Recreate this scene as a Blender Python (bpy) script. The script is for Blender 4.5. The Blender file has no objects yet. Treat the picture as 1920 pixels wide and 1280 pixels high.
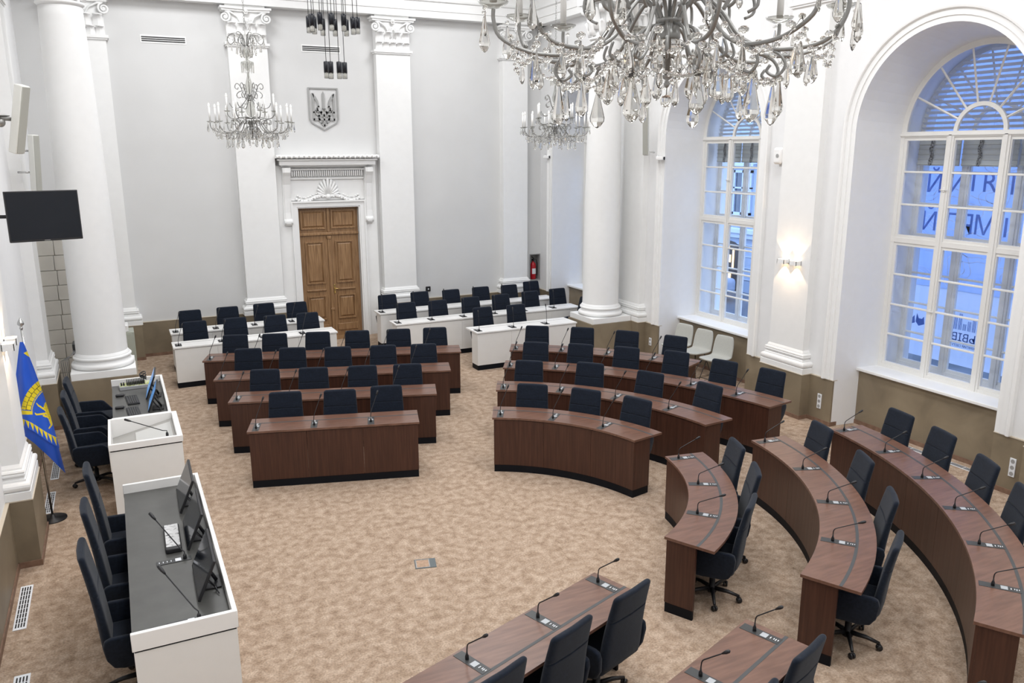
import bpy, bmesh, math, random
from math import sin, cos, pi, atan2, hypot, radians
from mathutils import Vector, Matrix
random.seed(7)
sc = bpy.context.scene
COL = sc.collection

# ------------------------------------------------------------------ camera
YAW, PITCH, ROLL, FPX, CAMH = radians(26.046), radians(13.266), radians(-.174), 1516.04, 4.2
cam = bpy.data.cameras.new('camera')
cam.sensor_width = 36.0
cam.lens = FPX / 1920 * 36
cam.clip_start = .05
cam.clip_end = 300
camo = bpy.data.objects.new('camera', cam)
COL.objects.link(camo)
_f = Vector((sin(YAW) * cos(PITCH), cos(YAW) * cos(PITCH), -sin(PITCH)))
_r = Vector((cos(YAW), -sin(YAW), 0))
_u = _r.cross(_f)
_r2 = cos(ROLL) * _r + sin(ROLL) * _u
_u2 = -sin(ROLL) * _r + cos(ROLL) * _u
camo.matrix_world = Matrix(((_r2.x, _u2.x, -_f.x, 0), (_r2.y, _u2.y, -_f.y, 0), (_r2.z, _u2.z, -_f.z, CAMH), (0, 0, 0, 1)))
sc.camera = camo

# ------------------------------------------------------------------ world, exposure
w = bpy.data.worlds.new('dusk_sky')
sc.world = w
w.use_nodes = True
bg = w.node_tree.nodes['Background']
bg.inputs[0].default_value = (.49, .66, 1.0, 1)
bg.inputs[1].default_value = 4.3
vs = sc.view_settings
vs.view_transform = 'Standard'
vs.look = 'None'
vs.gamma = 1
vs.use_curve_mapping = False
vs.exposure = 0.0

# unseen area lights added under the ceiling to light the hall
def area(x, y, z, sx, sy, power, color=(.975, .985, 1.0)):
    l = bpy.data.lights.new('ceiling_lamp', 'AREA')
    l.shape = 'RECTANGLE'
    l.size, l.size_y, l.energy, l.color = sx, sy, power, color
    o = bpy.data.objects.new('ceiling_lamp', l)
    o.location = (x, y, z)
    COL.objects.link(o)
for yy in (-1.0, 3.2, 7.4, 11.6, 15.6):
    for xx in (1.6, 6.6):
        area(xx, yy, 8.5, 1.6, 1.6, 137)

# ------------------------------------------------------------------ materials
MATS = {}
def _new(name):
    m = bpy.data.materials.new(name)
    m.use_nodes = True
    nt = m.node_tree
    return m, nt, nt.nodes['Principled BSDF']
def mat(name, col, rough=.6, metal=0., var=0., vscale=8., bump=0., bscale=200., spec=.5, sheen=0., emit=None, estr=0., coat=0.):
    if name in MATS: return MATS[name]
    m, nt, p = _new(name)
    c = (*col, 1)
    p.inputs['Base Color'].default_value = c
    p.inputs['Roughness'].default_value = rough
    p.inputs['Metallic'].default_value = metal
    p.inputs['Specular IOR Level'].default_value = spec
    p.inputs['Sheen Weight'].default_value = sheen
    p.inputs['Coat Weight'].default_value = coat
    tc = nt.nodes.new('ShaderNodeTexCoord')
    n = nt.nodes.new('ShaderNodeTexNoise')
    n.inputs['Scale'].default_value = vscale
    n.inputs['Detail'].default_value = 4
    nt.links.new(tc.outputs['Object'], n.inputs['Vector'])
    r = nt.nodes.new('ShaderNodeValToRGB')
    v = max(var, .012)
    r.color_ramp.elements[0].position = .3
    r.color_ramp.elements[1].position = .7
    r.color_ramp.elements[0].color = tuple(x * (1 - v) for x in col) + (1,)
    r.color_ramp.elements[1].color = tuple(min(1, x * (1 + v)) for x in col) + (1,)
    nt.links.new(n.outputs['Fac'], r.inputs['Fac'])
    nt.links.new(r.outputs['Color'], p.inputs['Base Color'])
    if bump:
        b = nt.nodes.new('ShaderNodeBump')
        b.inputs['Strength'].default_value = bump
        b.inputs['Distance'].default_value = .01
        n2 = nt.nodes.new('ShaderNodeTexNoise')
        n2.inputs['Scale'].default_value = bscale
        nt.links.new(tc.outputs['Object'], n2.inputs['Vector'])
        nt.links.new(n2.outputs['Fac'], b.inputs['Height'])
        nt.links.new(b.outputs['Normal'], p.inputs['Normal'])
    if emit:
        p.inputs['Emission Color'].default_value = (*emit, 1)
        p.inputs['Emission Strength'].default_value = estr
    MATS[name] = m
    return m
def ramp_mat(name, stops, scale3, nscale, rough, detail=6, spec=.5, bump=0., distort=0., coat=0., fine=None):
    m, nt, p = _new(name)
    tc = nt.nodes.new('ShaderNodeTexCoord')
    mp = nt.nodes.new('ShaderNodeMapping')
    mp.inputs['Scale'].default_value = scale3
    n = nt.nodes.new('ShaderNodeTexNoise')
    n.inputs['Scale'].default_value = nscale
    n.inputs['Detail'].default_value = detail
    n.inputs['Distortion'].default_value = distort
    nt.links.new(tc.outputs['Object'], mp.inputs['Vector'])
    nt.links.new(mp.outputs['Vector'], n.inputs['Vector'])
    r = nt.nodes.new('ShaderNodeValToRGB')
    e = r.color_ramp.elements
    while len(e) < len(stops): e.new(.5)
    for k, (pos, c) in enumerate(stops):
        e[k].position = pos
        e[k].color = (*c, 1)
    nt.links.new(n.outputs['Fac'], r.inputs['Fac'])
    out = r.outputs['Color']
    if fine:
        n3 = nt.nodes.new('ShaderNodeTexNoise')
        n3.inputs['Scale'].default_value = fine[0]
        n3.inputs['Detail'].default_value = 3
        nt.links.new(tc.outputs['Object'], n3.inputs['Vector'])
        mr = nt.nodes.new('ShaderNodeMapRange')
        mr.inputs['From Min'].default_value = .3
        mr.inputs['From Max'].default_value = .7
        mr.inputs['To Min'].default_value = 1 - fine[1]
        mr.inputs['To Max'].default_value = 1 + fine[1]
        nt.links.new(n3.outputs['Fac'], mr.inputs['Value'])
        mx = nt.nodes.new('ShaderNodeVectorMath')
        mx.operation = 'SCALE'
        nt.links.new(out, mx.inputs[0])
        nt.links.new(mr.outputs['Result'], mx.inputs['Scale'])
        out = mx.outputs['Vector']
    nt.links.new(out, p.inputs['Base Color'])
    p.inputs['Roughness'].default_value = rough
    p.inputs['Specular IOR Level'].default_value = spec
    p.inputs['Coat Weight'].default_value = coat
    if bump:
        b = nt.nodes.new('ShaderNodeBump')
        b.inputs['Strength'].default_value = bump
        b.inputs['Distance'].default_value = .01
        nt.links.new(n.outputs['Fac'], b.inputs['Height'])
        nt.links.new(b.outputs['Normal'], p.inputs['Normal'])
    MATS[name] = m
    return m

WHITE = mat('white_moulding_paint', (.84, .84, .83), .55)
WALLP = mat('pale_grey_wall_paint', (.66, .66, .655), .8, var=.02, vscale=1.5)
WHITEW = mat('white_wall_paint', (.8, .8, .8), .7)
CEIL = mat('ceiling_paint', (.86, .86, .85), .8)
PLAST = ramp_mat('taupe_polished_plaster', [(.25, (.17, .135, .092)), (.5, (.23, .185, .125)), (.75, (.29, .235, .16))], (1, 1, 1), 1.6, .42, detail=7, distort=.8)
SKIRT = ramp_mat('brown_skirting_wood', [(.3, (.16, .09, .06)), (.7, (.26, .16, .11))], (1, 1, 1), 12, .5)
CARPET = ramp_mat('mottled_beige_carpet', [(.28, (.27, .19, .134)), (.44, (.355, .26, .188)), (.56, (.42, .318, .238)), (.74, (.49, .38, .29))], (1, 1, 1), 10.5, .95, detail=12, distort=.25, spec=.1, fine=(60, .26))
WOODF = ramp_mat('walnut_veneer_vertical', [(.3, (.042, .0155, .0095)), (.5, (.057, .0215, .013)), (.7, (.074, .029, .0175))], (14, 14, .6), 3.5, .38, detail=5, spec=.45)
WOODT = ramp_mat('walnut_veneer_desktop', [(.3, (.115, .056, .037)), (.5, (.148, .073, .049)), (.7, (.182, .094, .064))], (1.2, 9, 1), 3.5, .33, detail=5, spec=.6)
OAK = ramp_mat('oak_wood', [(.28, (.17, .088, .038)), (.5, (.275, .155, .072)), (.72, (.38, .23, .115))], (16, 16, .9), 3., .4, detail=5)
BLACK = mat('black_plastic', (.012, .012, .014), .45)
KICK = mat('black_kick_plate', (.006, .007, .010), .6, spec=.15)
DARKG = mat('dark_grey_inlay', (.055, .058, .06), .5)
PANEL = mat('anthracite_unit_panel', (.035, .037, .038), .4)
CARD = mat('white_paper_card', (.8, .82, .85), .5)
SLOTC = mat('silver_card_reader', (.42, .44, .46), .35)
NAVY = mat('navy_wool_upholstery', (.0085, .0125, .022), .95, var=.25, vscale=40, bump=.3, bscale=400, spec=.15, sheen=.12)
NAVYP = mat('navy_seam_piping', (.006, .009, .018), .8)
LGREY = mat('light_grey_fabric', (.46, .46, .425), .9, var=.12, vscale=160, bump=.2, bscale=500)
WLAM = mat('white_laminate', (.78, .77, .745), .4)
WTOP = mat('white_desktop_laminate', (.84, .83, .81), .35)
DESKG = mat('dark_grey_desktop', (.075, .075, .07), .35, var=.12, vscale=6)
CHROME = mat('brushed_steel', (.55, .55, .54), .25, metal=1)
DMETAL = mat('darkened_silver_metal', (.30, .30, .29), .38, metal=.65)
BRASS = mat('brass', (.75, .55, .22), .25, metal=1)
GREYM = mat('grey_metal_paint', (.34, .34, .335), .45)
SPKG = mat('grey_speaker_grille', (.40, .40, .36), .6)
RED = mat('red_extinguisher_paint', (.45, .01, .02), .3)
SCREEN = mat('dark_screen_glass', (.006, .009, .015), .10, spec=.35)
BULB = mat('frosted_candle_bulb', (.9, .9, .88), .4, emit=(1, .95, .88), estr=.35)
CANDLE = mat('white_candle_sleeve', (.82, .82, .8), .4)
WINW = mat('cream_window_paint', (.78, .77, .74), .5)
def glassm(name, rough, col, trans_mix):
    m = bpy.data.materials.new(name)
    m.use_nodes = True
    nt = m.node_tree
    nt.nodes.clear()
    o = nt.nodes.new('ShaderNodeOutputMaterial')
    t = nt.nodes.new('ShaderNodeBsdfTransparent')
    t.inputs[0].default_value = (*col, 1)
    g = nt.nodes.new('ShaderNodeBsdfGlossy')
    g.inputs['Roughness'].default_value = rough
    lw = nt.nodes.new('ShaderNodeLayerWeight')
    lw.inputs[0].default_value = .5
    pw = nt.nodes.new('ShaderNodeMath'); pw.operation = 'POWER'; pw.inputs[1].default_value = 5
    fr = nt.nodes.new('ShaderNodeMath'); fr.operation = 'MULTIPLY_ADD'; fr.inputs[1].default_value = .9; fr.inputs[2].default_value = .045
    nt.links.new(lw.outputs['Facing'], pw.inputs[0])
    nt.links.new(pw.outputs[0], fr.inputs[0])
    mx = nt.nodes.new('ShaderNodeMixShader')
    nt.links.new(fr.outputs[0], mx.inputs[0])
    nt.links.new(t.outputs[0], mx.inputs[1])
    nt.links.new(g.outputs[0], mx.inputs[2])
    nt.links.new(mx.outputs[0], o.inputs[0])
    MATS[name] = m
    return m
PANE = glassm('window_glass', .02, (.93, .96, 1.0), 0)
def crystal(name, col):
    m = bpy.data.materials.new(name)
    m.use_nodes = True
    nt = m.node_tree
    p = nt.nodes['Principled BSDF']
    p.inputs['Base Color'].default_value = (*col, 1)
    p.inputs['Roughness'].default_value = .03
    p.inputs['IOR'].default_value = 1.52
    p.inputs['Transmission Weight'].default_value = 1
    MATS[name] = m
    return m
CRYS = crystal('clear_crystal', (.84, .83, .80))
DISH = glassm('thin_cut_glass', .08, (.80, .80, .78), 0)
def translucent(name, col, tr):
    m = bpy.data.materials.new(name)
    m.use_nodes = True
    nt = m.node_tree
    nt.nodes.clear()
    o = nt.nodes.new('ShaderNodeOutputMaterial')
    t = nt.nodes.new('ShaderNodeBsdfTranslucent')
    t.inputs[0].default_value = (*col, 1)
    g = nt.nodes.new('ShaderNodeBsdfDiffuse')
    g.inputs[0].default_value = (*col, 1)
    mx = nt.nodes.new('ShaderNodeMixShader')
    mx.inputs[0].default_value = tr
    nt.links.new(g.outputs[0], mx.inputs[1])
    nt.links.new(t.outputs[0], mx.inputs[2])
    nt.links.new(mx.outputs[0], o.inputs[0])
    MATS[name] = m
    return m
BANB = translucent('blue_banner_mesh', (.68, .77, .94), .75)
BANW = translucent('white_banner_mesh', (.85, .88, .95), .75)
BAND = translucent('dark_banner_print', (.38, .50, .72), .75)
BLIND = translucent('white_blind_slat', (.8, .8, .8), .35)
ROMAN = translucent('grey_roman_blind_fabric', (.66, .66, .62), .35)
FLAGB = mat('blue_flag_satin', (.012, .10, .62), .32, spec=.6, sheen=.2)
FLAGY = mat('yellow_flag_print', (.85, .68, .02), .4)
FLAGK = mat('black_flag_print', (.03, .03, .03), .5)

# ------------------------------------------------------------------ mesh helpers
class MB:
    def __init__(s): s.bm = bmesh.new(); s.mi = 0
    def _fin(s, n0):
        s.bm.faces.ensure_lookup_table()
        for k in range(n0, len(s.bm.faces)): s.bm.faces[k].material_index = s.mi
    def face(s, pts, smooth=False):
        f = s.bm.faces.new([s.bm.verts.new(p) for p in pts])
        f.material_index = s.mi
        f.smooth = smooth
        return f
    def box(s, x0, x1, y0, y1, z0, z1, M=None):
        v = [Vector((x, y, z)) for z in (z0, z1) for y in (y0, y1) for x in (x0, x1)]
        if M: v = [M @ p for p in v]
        v = [s.bm.verts.new(p) for p in v]
        for q in ((0, 2, 3, 1), (4, 5, 7, 6), (0, 1, 5, 4), (2, 6, 7, 3), (0, 4, 6, 2), (1, 3, 7, 5)):
            f = s.bm.faces.new([v[i] for i in q]); f.material_index = s.mi
        return s
    def rbox(s, x0, x1, y0, y1, z0, z1, r=.02, seg=3, M=None, taper=None):
        b = bmesh.new()
        bmesh.ops.create_cube(b, size=1)
        cx, cy, cz = (x0 + x1) / 2, (y0 + y1) / 2, (z0 + z1) / 2
        for v in b.verts: v.co = Vector((cx + v.co.x * (x1 - x0), cy + v.co.y * (y1 - y0), cz + v.co.z * (z1 - z0)))
        if taper:
            for v in b.verts:
                v.co = Vector(taper(v.co))
        res = bmesh.ops.bevel(b, geom=b.edges[:], offset=r, segments=seg, profile=.5, affect='EDGES', clamp_overlap=True)
        for f in b.faces: f.material_index = s.mi
        for f in res['faces']: f.smooth = True
        if M: b.transform(M)
        me = bpy.data.meshes.new('t'); b.to_mesh(me); b.free()
        s.bm.from_mesh(me); bpy.data.meshes.remove(me)
        return s
    def lathe(s, prof, n=24, c=(0, 0), smooth=True, M=None, a0=0., a1=2 * pi):
        rings = []
        full = abs(a1 - a0 - 2 * pi) < 1e-6
        m = n if full else n + 1
        for r, z in prof:
            if r < 1e-6:
                p = Vector((c[0], c[1], z)); rings.append([s.bm.verts.new(M @ p if M else p)])
            else:
                rr = []
                for k in range(m):
                    a = a0 + (a1 - a0) * k / n
                    p = Vector((c[0] + r * cos(a), c[1] + r * sin(a), z))
                    rr.append(s.bm.verts.new(M @ p if M else p))
                rings.append(rr)
        for A, B in zip(rings, rings[1:]):
            for k in range(n):
                k2 = (k + 1) % m
                if len(A) == 1 and len(B) == 1: continue
                if len(A) == 1: q = [A[0], B[k2], B[k]]
                elif len(B) == 1: q = [A[k], A[k2], B[0]]
                else: q = [A[k], A[k2], B[k2], B[k]]
                f = s.bm.faces.new(q); f.smooth = smooth; f.material_index = s.mi
        return s
    def tube(s, pts, r, n=8, smooth=True, caps=True):
        pts = [Vector(p) for p in pts]
        rs = r if isinstance(r, (list, tuple)) else [r] * len(pts)
        rings = []
        t0 = (pts[1] - pts[0]).normalized()
        ref = Vector((0, 0, 1)) if abs(t0.z) < .9 else Vector((1, 0, 0))
        u = t0.cross(ref).normalized()
        for k, p in enumerate(pts):
            t = (pts[min(k + 1, len(pts) - 1)] - pts[max(k - 1, 0)])
            if t.length < 1e-9: t = t0
            t.normalize()
            u = (u - t * u.dot(t))
            if u.length < 1e-6: u = t.cross(Vector((.3, .5, .8)))
            u.normalize()
            v = t.cross(u)
            rings.append([s.bm.verts.new(p + (u * cos(2 * pi * j / n) + v * sin(2 * pi * j / n)) * rs[k]) for j in range(n)])
        for A, B in zip(rings, rings[1:]):
            for j in range(n):
                f = s.bm.faces.new([A[j], A[(j + 1) % n], B[(j + 1) % n], B[j]]); f.smooth = smooth; f.material_index = s.mi
        if caps:
            for R in (rings[0][::-1], rings[-1]):
                f = s.bm.faces.new(R); f.material_index = s.mi
        return s
    def prism(s, poly, z0, z1, M=None):
        """extrude a 2-D polygon (list of xy) between z0 and z1; M maps to place"""
        A = [Vector((x, y, z0)) for x, y in poly]
        B = [Vector((x, y, z1)) for x, y in poly]
        if M: A = [M @ p for p in A]; B = [M @ p for p in B]
        A = [s.bm.verts.new(p) for p in A]; B = [s.bm.verts.new(p) for p in B]
        n = len(A)
        for q in (A[::-1], B): f = s.bm.faces.new(q); f.material_index = s.mi
        for k in range(n):
            f = s.bm.faces.new([A[k], A[(k + 1) % n], B[(k + 1) % n], B[k]]); f.material_index = s.mi
        return s
    def sweep(s, path, prof, closed=False, smooth=False):
        """path: list of (origin, a-axis, b-axis); prof: list of (a,b)"""
        rings = [[s.bm.verts.new(Vector(o) + Vector(a) * p + Vector(b) * q) for p, q in prof] for o, a, b in path]
        n = len(prof)
        R = rings + ([rings[0]] if closed else [])
        for A, B in zip(R, R[1:]):
            for j in range(n):
                f = s.bm.faces.new([A[j], A[(j + 1) % n], B[(j + 1) % n], B[j]]); f.smooth = smooth; f.material_index = s.mi
        if not closed:
            for q in (rings[0][::-1], rings[-1]):
                f = s.bm.faces.new(q); f.material_index = s.mi
        return s
    def ball(s, c, r, n=12, m=8, sz=1.):
        prof = [(r * sin(pi * k / m), -r * sz * cos(pi * k / m)) for k in range(m + 1)]
        prof[0] = (0, -r * sz); prof[-1] = (0, r * sz)
        s.lathe(prof, n, M=Matrix.Translation(Vector(c)))
        return s
    def build(s, name, mats, parent=None, loc=None):
        bmesh.ops.recalc_face_normals(s.bm, faces=s.bm.faces[:])
        me = bpy.data.meshes.new(name)
        s.bm.to_mesh(me); s.bm.free()
        for m in (mats if isinstance(mats, (list, tuple)) else [mats]): me.materials.append(m)
        o = bpy.data.objects.new(name, me)
        COL.objects.link(o)
        if parent: o.parent = parent
        if loc: o.location = loc
        return o

def smooth_path(pts, k=4):
    P = [Vector(p) for p in pts]
    out = []
    for i in range(len(P) - 1):
        p0, p1, p2, p3 = P[max(i - 1, 0)], P[i], P[i + 1], P[min(i + 2, len(P) - 1)]
        for j in range(k):
            t = j / k
            out.append(.5 * ((2 * p1) + (p2 - p0) * t + (2 * p0 - 5 * p1 + 4 * p2 - p3) * t * t + (3 * p1 - p0 - 3 * p2 + p3) * t ** 3))
    return out + [P[-1]]
def empty(name, loc=(0, 0, 0), rz=0.):
    o = bpy.data.objects.new(name, None)
    o.empty_display_size = .1
    COL.objects.link(o)
    o.location = loc
    o.rotation_euler = (0, 0, rz)
    return o
def tag(o, label, cat, group=None, kind=None):
    if label: o['label'] = label
    if cat: o['category'] = cat
    if group: o['group'] = group
    if kind: o['kind'] = kind
    return o
def struct(o): o['kind'] = 'structure'; return o
def kids(o): return [c for c in CH.get(o.name, [])]
CH = {}
def register(root):
    """remember the children of a prototype"""
    for o in COL.objects:
        if o.parent: CH.setdefault(o.parent.name, []).append(o) if o not in CH.get(o.parent.name, []) else None
def copy_tree(o, parent=None):
    c = o.copy()
    COL.objects.link(c)
    if parent: c.parent = parent
    for ch in kids(o): copy_tree(ch, c)
    return c
ORD = ['first', 'second', 'third', 'fourth', 'fifth', 'sixth', 'seventh']

# ================================================================== ROOM SHELL
XW, XL, YB, YF, ZC, WZ = 9.73, -1.28, 18.25, -3.4, 8.6, .73
BAYS = [7.30, 11.80, 16.30]
ARC, RIN, XF = 4.47, 1.29, 10.54
def grid_wall(mb, fn, u0, u1, v0, v1, holes, mi=0):
    """rectangular wall split round rectangular holes; fn(u,v)->point"""
    us = sorted({u0, u1, *[h[0] for h in holes], *[h[1] for h in holes]})
    vs_ = sorted({v0, v1, *[h[2] for h in holes], *[h[3] for h in holes]})
    mb.mi = mi
    for a, b in zip(us, us[1:]):
        for c, d in zip(vs_, vs_[1:]):
            mu, mv = (a + b) / 2, (c + d) / 2
            if any(h[0] < mu < h[1] and h[2] < mv < h[3] for h in holes): continue
            mb.face([fn(a, c), fn(b, c), fn(b, d), fn(a, d)])

m = MB()
m.box(XL - .4, 11.2, YF - .3, YB + .6, -.12, 0)
struct(m.build('floor', CARPET))
m = MB()
m.box(XL - .4, 11.2, YF - .3, YB + .6, ZC, ZC + .2)
struct(m.build('ceiling', CEIL))

# back wall with door and extinguisher niche
m = MB()
DX0, DX1, DZ = 3.67, 5.03, 2.98
NX = (9.44, 9.71, .98, 1.62)
grid_wall(m, lambda u, v: (u, YB, v), XL, XW + 1, 0, ZC, [(DX0, DX1, 0, DZ), NX])
for x in (DX0, DX1): m.face([(x, YB, 0), (x, YB + .25, 0), (x, YB + .25, DZ), (x, YB, DZ)])
m.face([(DX0, YB, DZ), (DX1, YB, DZ), (DX1, YB + .25, DZ), (DX0, YB + .25, DZ)])
m.face([(DX0 - .3, YB + .25, 0), (DX1 + .3, YB + .25, 0), (DX1 + .3, YB + .25, DZ), (DX0 - .3, YB + .25, DZ)])
m.mi = 1
a, b, c, d = NX
m.face([(a, YB + .2, c), (b, YB + .2, c), (b, YB + .2, d), (a, YB + .2, d)])
for x in (a, b): m.face([(x, YB, c), (x, YB + .2, c), (x, YB + .2, d), (x, YB, d)])
for z in (c, d): m.face([(a, YB, z), (b, YB, z), (b, YB + .2, z), (a, YB + .2, z)])
struct(m.build('wall_back', [WALLP, GREYM]))
# niche frame
m = MB()
for (x0, x1, z0, z1) in ((a - .02, b + .02, d, d + .02), (a - .02, b + .02, c - .02, c), (a - .02, a, c, d), (b, b + .02, c, d)):
    m.box(x0, x1, YB - .012, YB, z0, z1)
struct(m.build('trim_1', GREYM))

# left wall with dark side doorway
m = MB()
LD = (14.95, 15.85, 0, 2.75)
grid_wall(m, lambda u, v: (XL, u, v), YF, YB, 0, ZC, [LD])
m.mi = 1
for y in LD[:2]: m.face([(XL, y, 0), (XL - .35, y, 0), (XL - .35, y, LD[3]), (XL, y, LD[3])])
m.face([(XL, LD[0], LD[3]), (XL, LD[1], LD[3]), (XL - .35, LD[1], LD[3]), (XL - .35, LD[0], LD[3])])
m.face([(XL - .35, LD[0], 0), (XL - .35, LD[1], 0), (XL - .35, LD[1], LD[3]), (XL - .35, LD[0], LD[3])])
struct(m.build('wall_left', [WHITEW, mat('dark_doorway_paint', (.12, .11, .10), .6)]))  # doorway recess faces share one even dark tone
m = MB()
grid_wall(m, lambda u, v: (u, YF, v), XL, XW, 0, ZC, [])
struct(m.build('wall_front', WHITEW))

# right wall with three arched window bays
m = MB()
N = 28
def arch_pts(cy, r, x, zc=ARC, n=N):
    return [(x, cy + r * cos(pi * k / n), zc + r * sin(pi * k / n)) for k in range(n + 1)]
segs = []
y = YF
for cy in BAYS:
    m.face([(XW, y, 0), (XW, cy - RIN, 0), (XW, cy - RIN, ZC), (XW, y, ZC)])
    y = cy + RIN
    P = arch_pts(cy, RIN, XW)
    for p, q in zip(P, P[1:]):
        m.face([p, q, (XW, q[1], ZC), (XW, p[1], ZC)])
    # splayed reveal: jambs and vault
    R2 = 1.20
    Q = arch_pts(cy, R2, XF, 4.42)
    for k in range(N):
        m.face([P[k], P[k + 1], Q[k + 1], Q[k]], smooth=True)
    for s_ in (1, -1):
        m.face([(XW, cy + s_ * RIN, 0), (XW, cy + s_ * RIN, ARC), (XF, cy + s_ * R2, 4.42), (XF, cy + s_ * R2, 0)])
    # box between inner and outer frames
    Q1, Q2 = arch_pts(cy, R2, XF, 4.42), arch_pts(cy, R2 - .02, 11.2, 4.42)
    for k in range(N): m.face([Q1[k], Q1[k + 1], Q2[k + 1], Q2[k]], smooth=True)
    for s_ in (1, -1):
        m.face([(XF, cy + s_ * R2, .85), (XF, cy + s_ * R2, 4.42), (11.2, cy + s_ * (R2 - .02), 4.42), (11.2, cy + s_ * (R2 - .02), .85)])
    m.face([(XF, cy - R2, .86), (XF, cy + R2, .86), (11.2, cy + R2, .84), (11.2, cy - R2, .84)])
m.face([(XW, y, 0), (XW, YB, 0), (XW, YB, ZC), (XW, y, ZC)])
# outside face of the wall
y = YF
for cy in BAYS:
    m.face([(11.2, y, -4), (11.2, cy - 1.18, -4), (11.2, cy - 1.18, ZC), (11.2, y, ZC)])
    y = cy + 1.18
    P = arch_pts(cy, 1.18, 11.2, 4.42)
    for p, q in zip(P, P[1:]): m.face([p, q, (11.2, q[1], ZC), (11.2, p[1], ZC)])
    m.face([(11.2, cy - 1.18, -4), (11.2, cy + 1.18, -4), (11.2, cy + 1.18, .84), (11.2, cy - 1.18, .84)])
m.face([(11.2, y, -4), (11.2, YB + .6, -4), (11.2, YB + .6, ZC), (11.2, y, ZC)])
struct(m.build('wall_right', WHITEW))

# wainscot of taupe plaster, ledges and skirting
wn, sk, lg = MB(), MB(), MB()
def wains(x0, x1, y0, y1, z1=WZ, skirt=True, ledge=True):
    wn.box(x0, x1, y0, y1, 0, z1)
    if skirt: sk.box(x0 - .012, x1 + .012, y0 - .012, y1 + .012, 0, .065)
    if ledge: lg.box(x0 - .006, x1 + .006, y0 - .006, y1 + .006, z1, z1 + .012)
T = .03
ys = [YF] + [v for cy in BAYS for v in (cy - RIN, cy + RIN)] + [YB]
for k in range(0, len(ys), 2): wains(XW - T, XW + .3, ys[k], ys[k + 1])
for cy in BAYS: wains(10.19, 10.3, cy - 1.27, cy + 1.27, .86, ledge=False)
for x0, x1 in ((XL, 3.19), (5.52, XW)): wains(x0, x1, YB - T, YB + .02)
for y0, y1 in ((YF, LD[0]), (LD[1], YB)): wains(XL - .02, XL + T, y0, y1)
PR = [.52 + 4.5 * k for k in range(4)]
for yc in (.55, 5.05, 9.52, 14.02): wains(9.52, XW, yc - .47, yc + .47)
for yc in (5.05, 9.57, 14.3): wains(XL, -1.04, yc - .48, yc + .48)
BP = [(-.18, .44), (2.83, .42), (5.92, .42), (8.93, .36)]
for xc, hw in BP: wains(xc - hw - .05, xc + hw + .05, YB - .30, YB)
CL = [(-.38, 14.33), (9.05, 14.27)]
for cx, cy in CL: wains(cx - .49, cx + .49, cy - .49, cy + .49, ledge=False)
struct(wn.build('trim_2', PLAST)); struct(sk.build('baseboard_all', SKIRT)); struct(lg.build('trim_3', mat('beige_ledge', (.55, .48, .38), .5)))

# arch mouldings and sills
for k, cy in enumerate(BAYS):
    m = MB()
    path = []
    for z in (WZ + .01, ARC): path.append(((XW, cy + RIN, z), (0, 1, 0), (-1, 0, 0)))
    for j in range(1, 40):
        a = pi * j / 40
        path.append(((XW, cy + RIN * cos(a), ARC + RIN * sin(a)), (0, cos(a), sin(a)), (-1, 0, 0)))
    for z in (ARC, WZ + .01): path.append(((XW, cy - RIN, z), (0, -1, 0), (-1, 0, 0)))
    prof = [(0, -.02), (0, .03), (.075, .03), (.078, .045), (.15, .045), (.153, .058), (.165, .075), (.19, .08), (.205, .07), (.205, -.02)]
    m.sweep(path, prof)
    struct(m.build('trim_%d' % (k + 4), WHITE))
    m = MB()
    m.rbox(10.13, 10.58, cy - 1.29, cy + 1.29, .865, .912, .01, 2)
    struct(m.build('trim_%d' % (k + 7), WHITE))

def base_prof(h=.33, ov=.10):
    """pilaster base: list of (outset, z) from bottom to top"""
    P = [(ov, 0), (ov, .085), (ov - .01, .09)]
    for k in range(7): P.append((ov - .03 + .035 * cos(-pi / 2 + pi * k / 6), .135 + .045 * sin(-pi / 2 + pi * k / 6)))
    P += [(ov - .045, .185), (ov - .045, .205), (ov - .065, .215), (ov - .07, .235), (ov - .045, .245), (ov - .045, .262)]
    P += [(ov - .055, .268), (ov - .045, .285), (ov - .055, .303), (ov - .075, .306), (ov - .078, .325), (.0, h)]
    return P
def rect_stack(m, x0, x1, y0, y1, z, prof, sides):
    """moulded base around a rectangle: sides = (x-,x+,y-,y+) flags that grow"""
    rings = []
    for o, h in prof:
        X0 = x0 - o * sides[0]; X1 = x1 + o * sides[1]; Y0 = y0 - o * sides[2]; Y1 = y1 + o * sides[3]
        rings.append([m.bm.verts.new(p) for p in ((X0, Y0, z + h), (X1, Y0, z + h), (X1, Y1, z + h), (X0, Y1, z + h))])
    for A, B in zip(rings, rings[1:]):
        for j in range(4):
            f = m.bm.faces.new([A[j], A[(j + 1) % 4], B[(j + 1) % 4], B[j]]); f.material_index = m.mi
    m.bm.faces.new(rings[0][::-1]); m.bm.faces.new(rings[-1])
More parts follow.
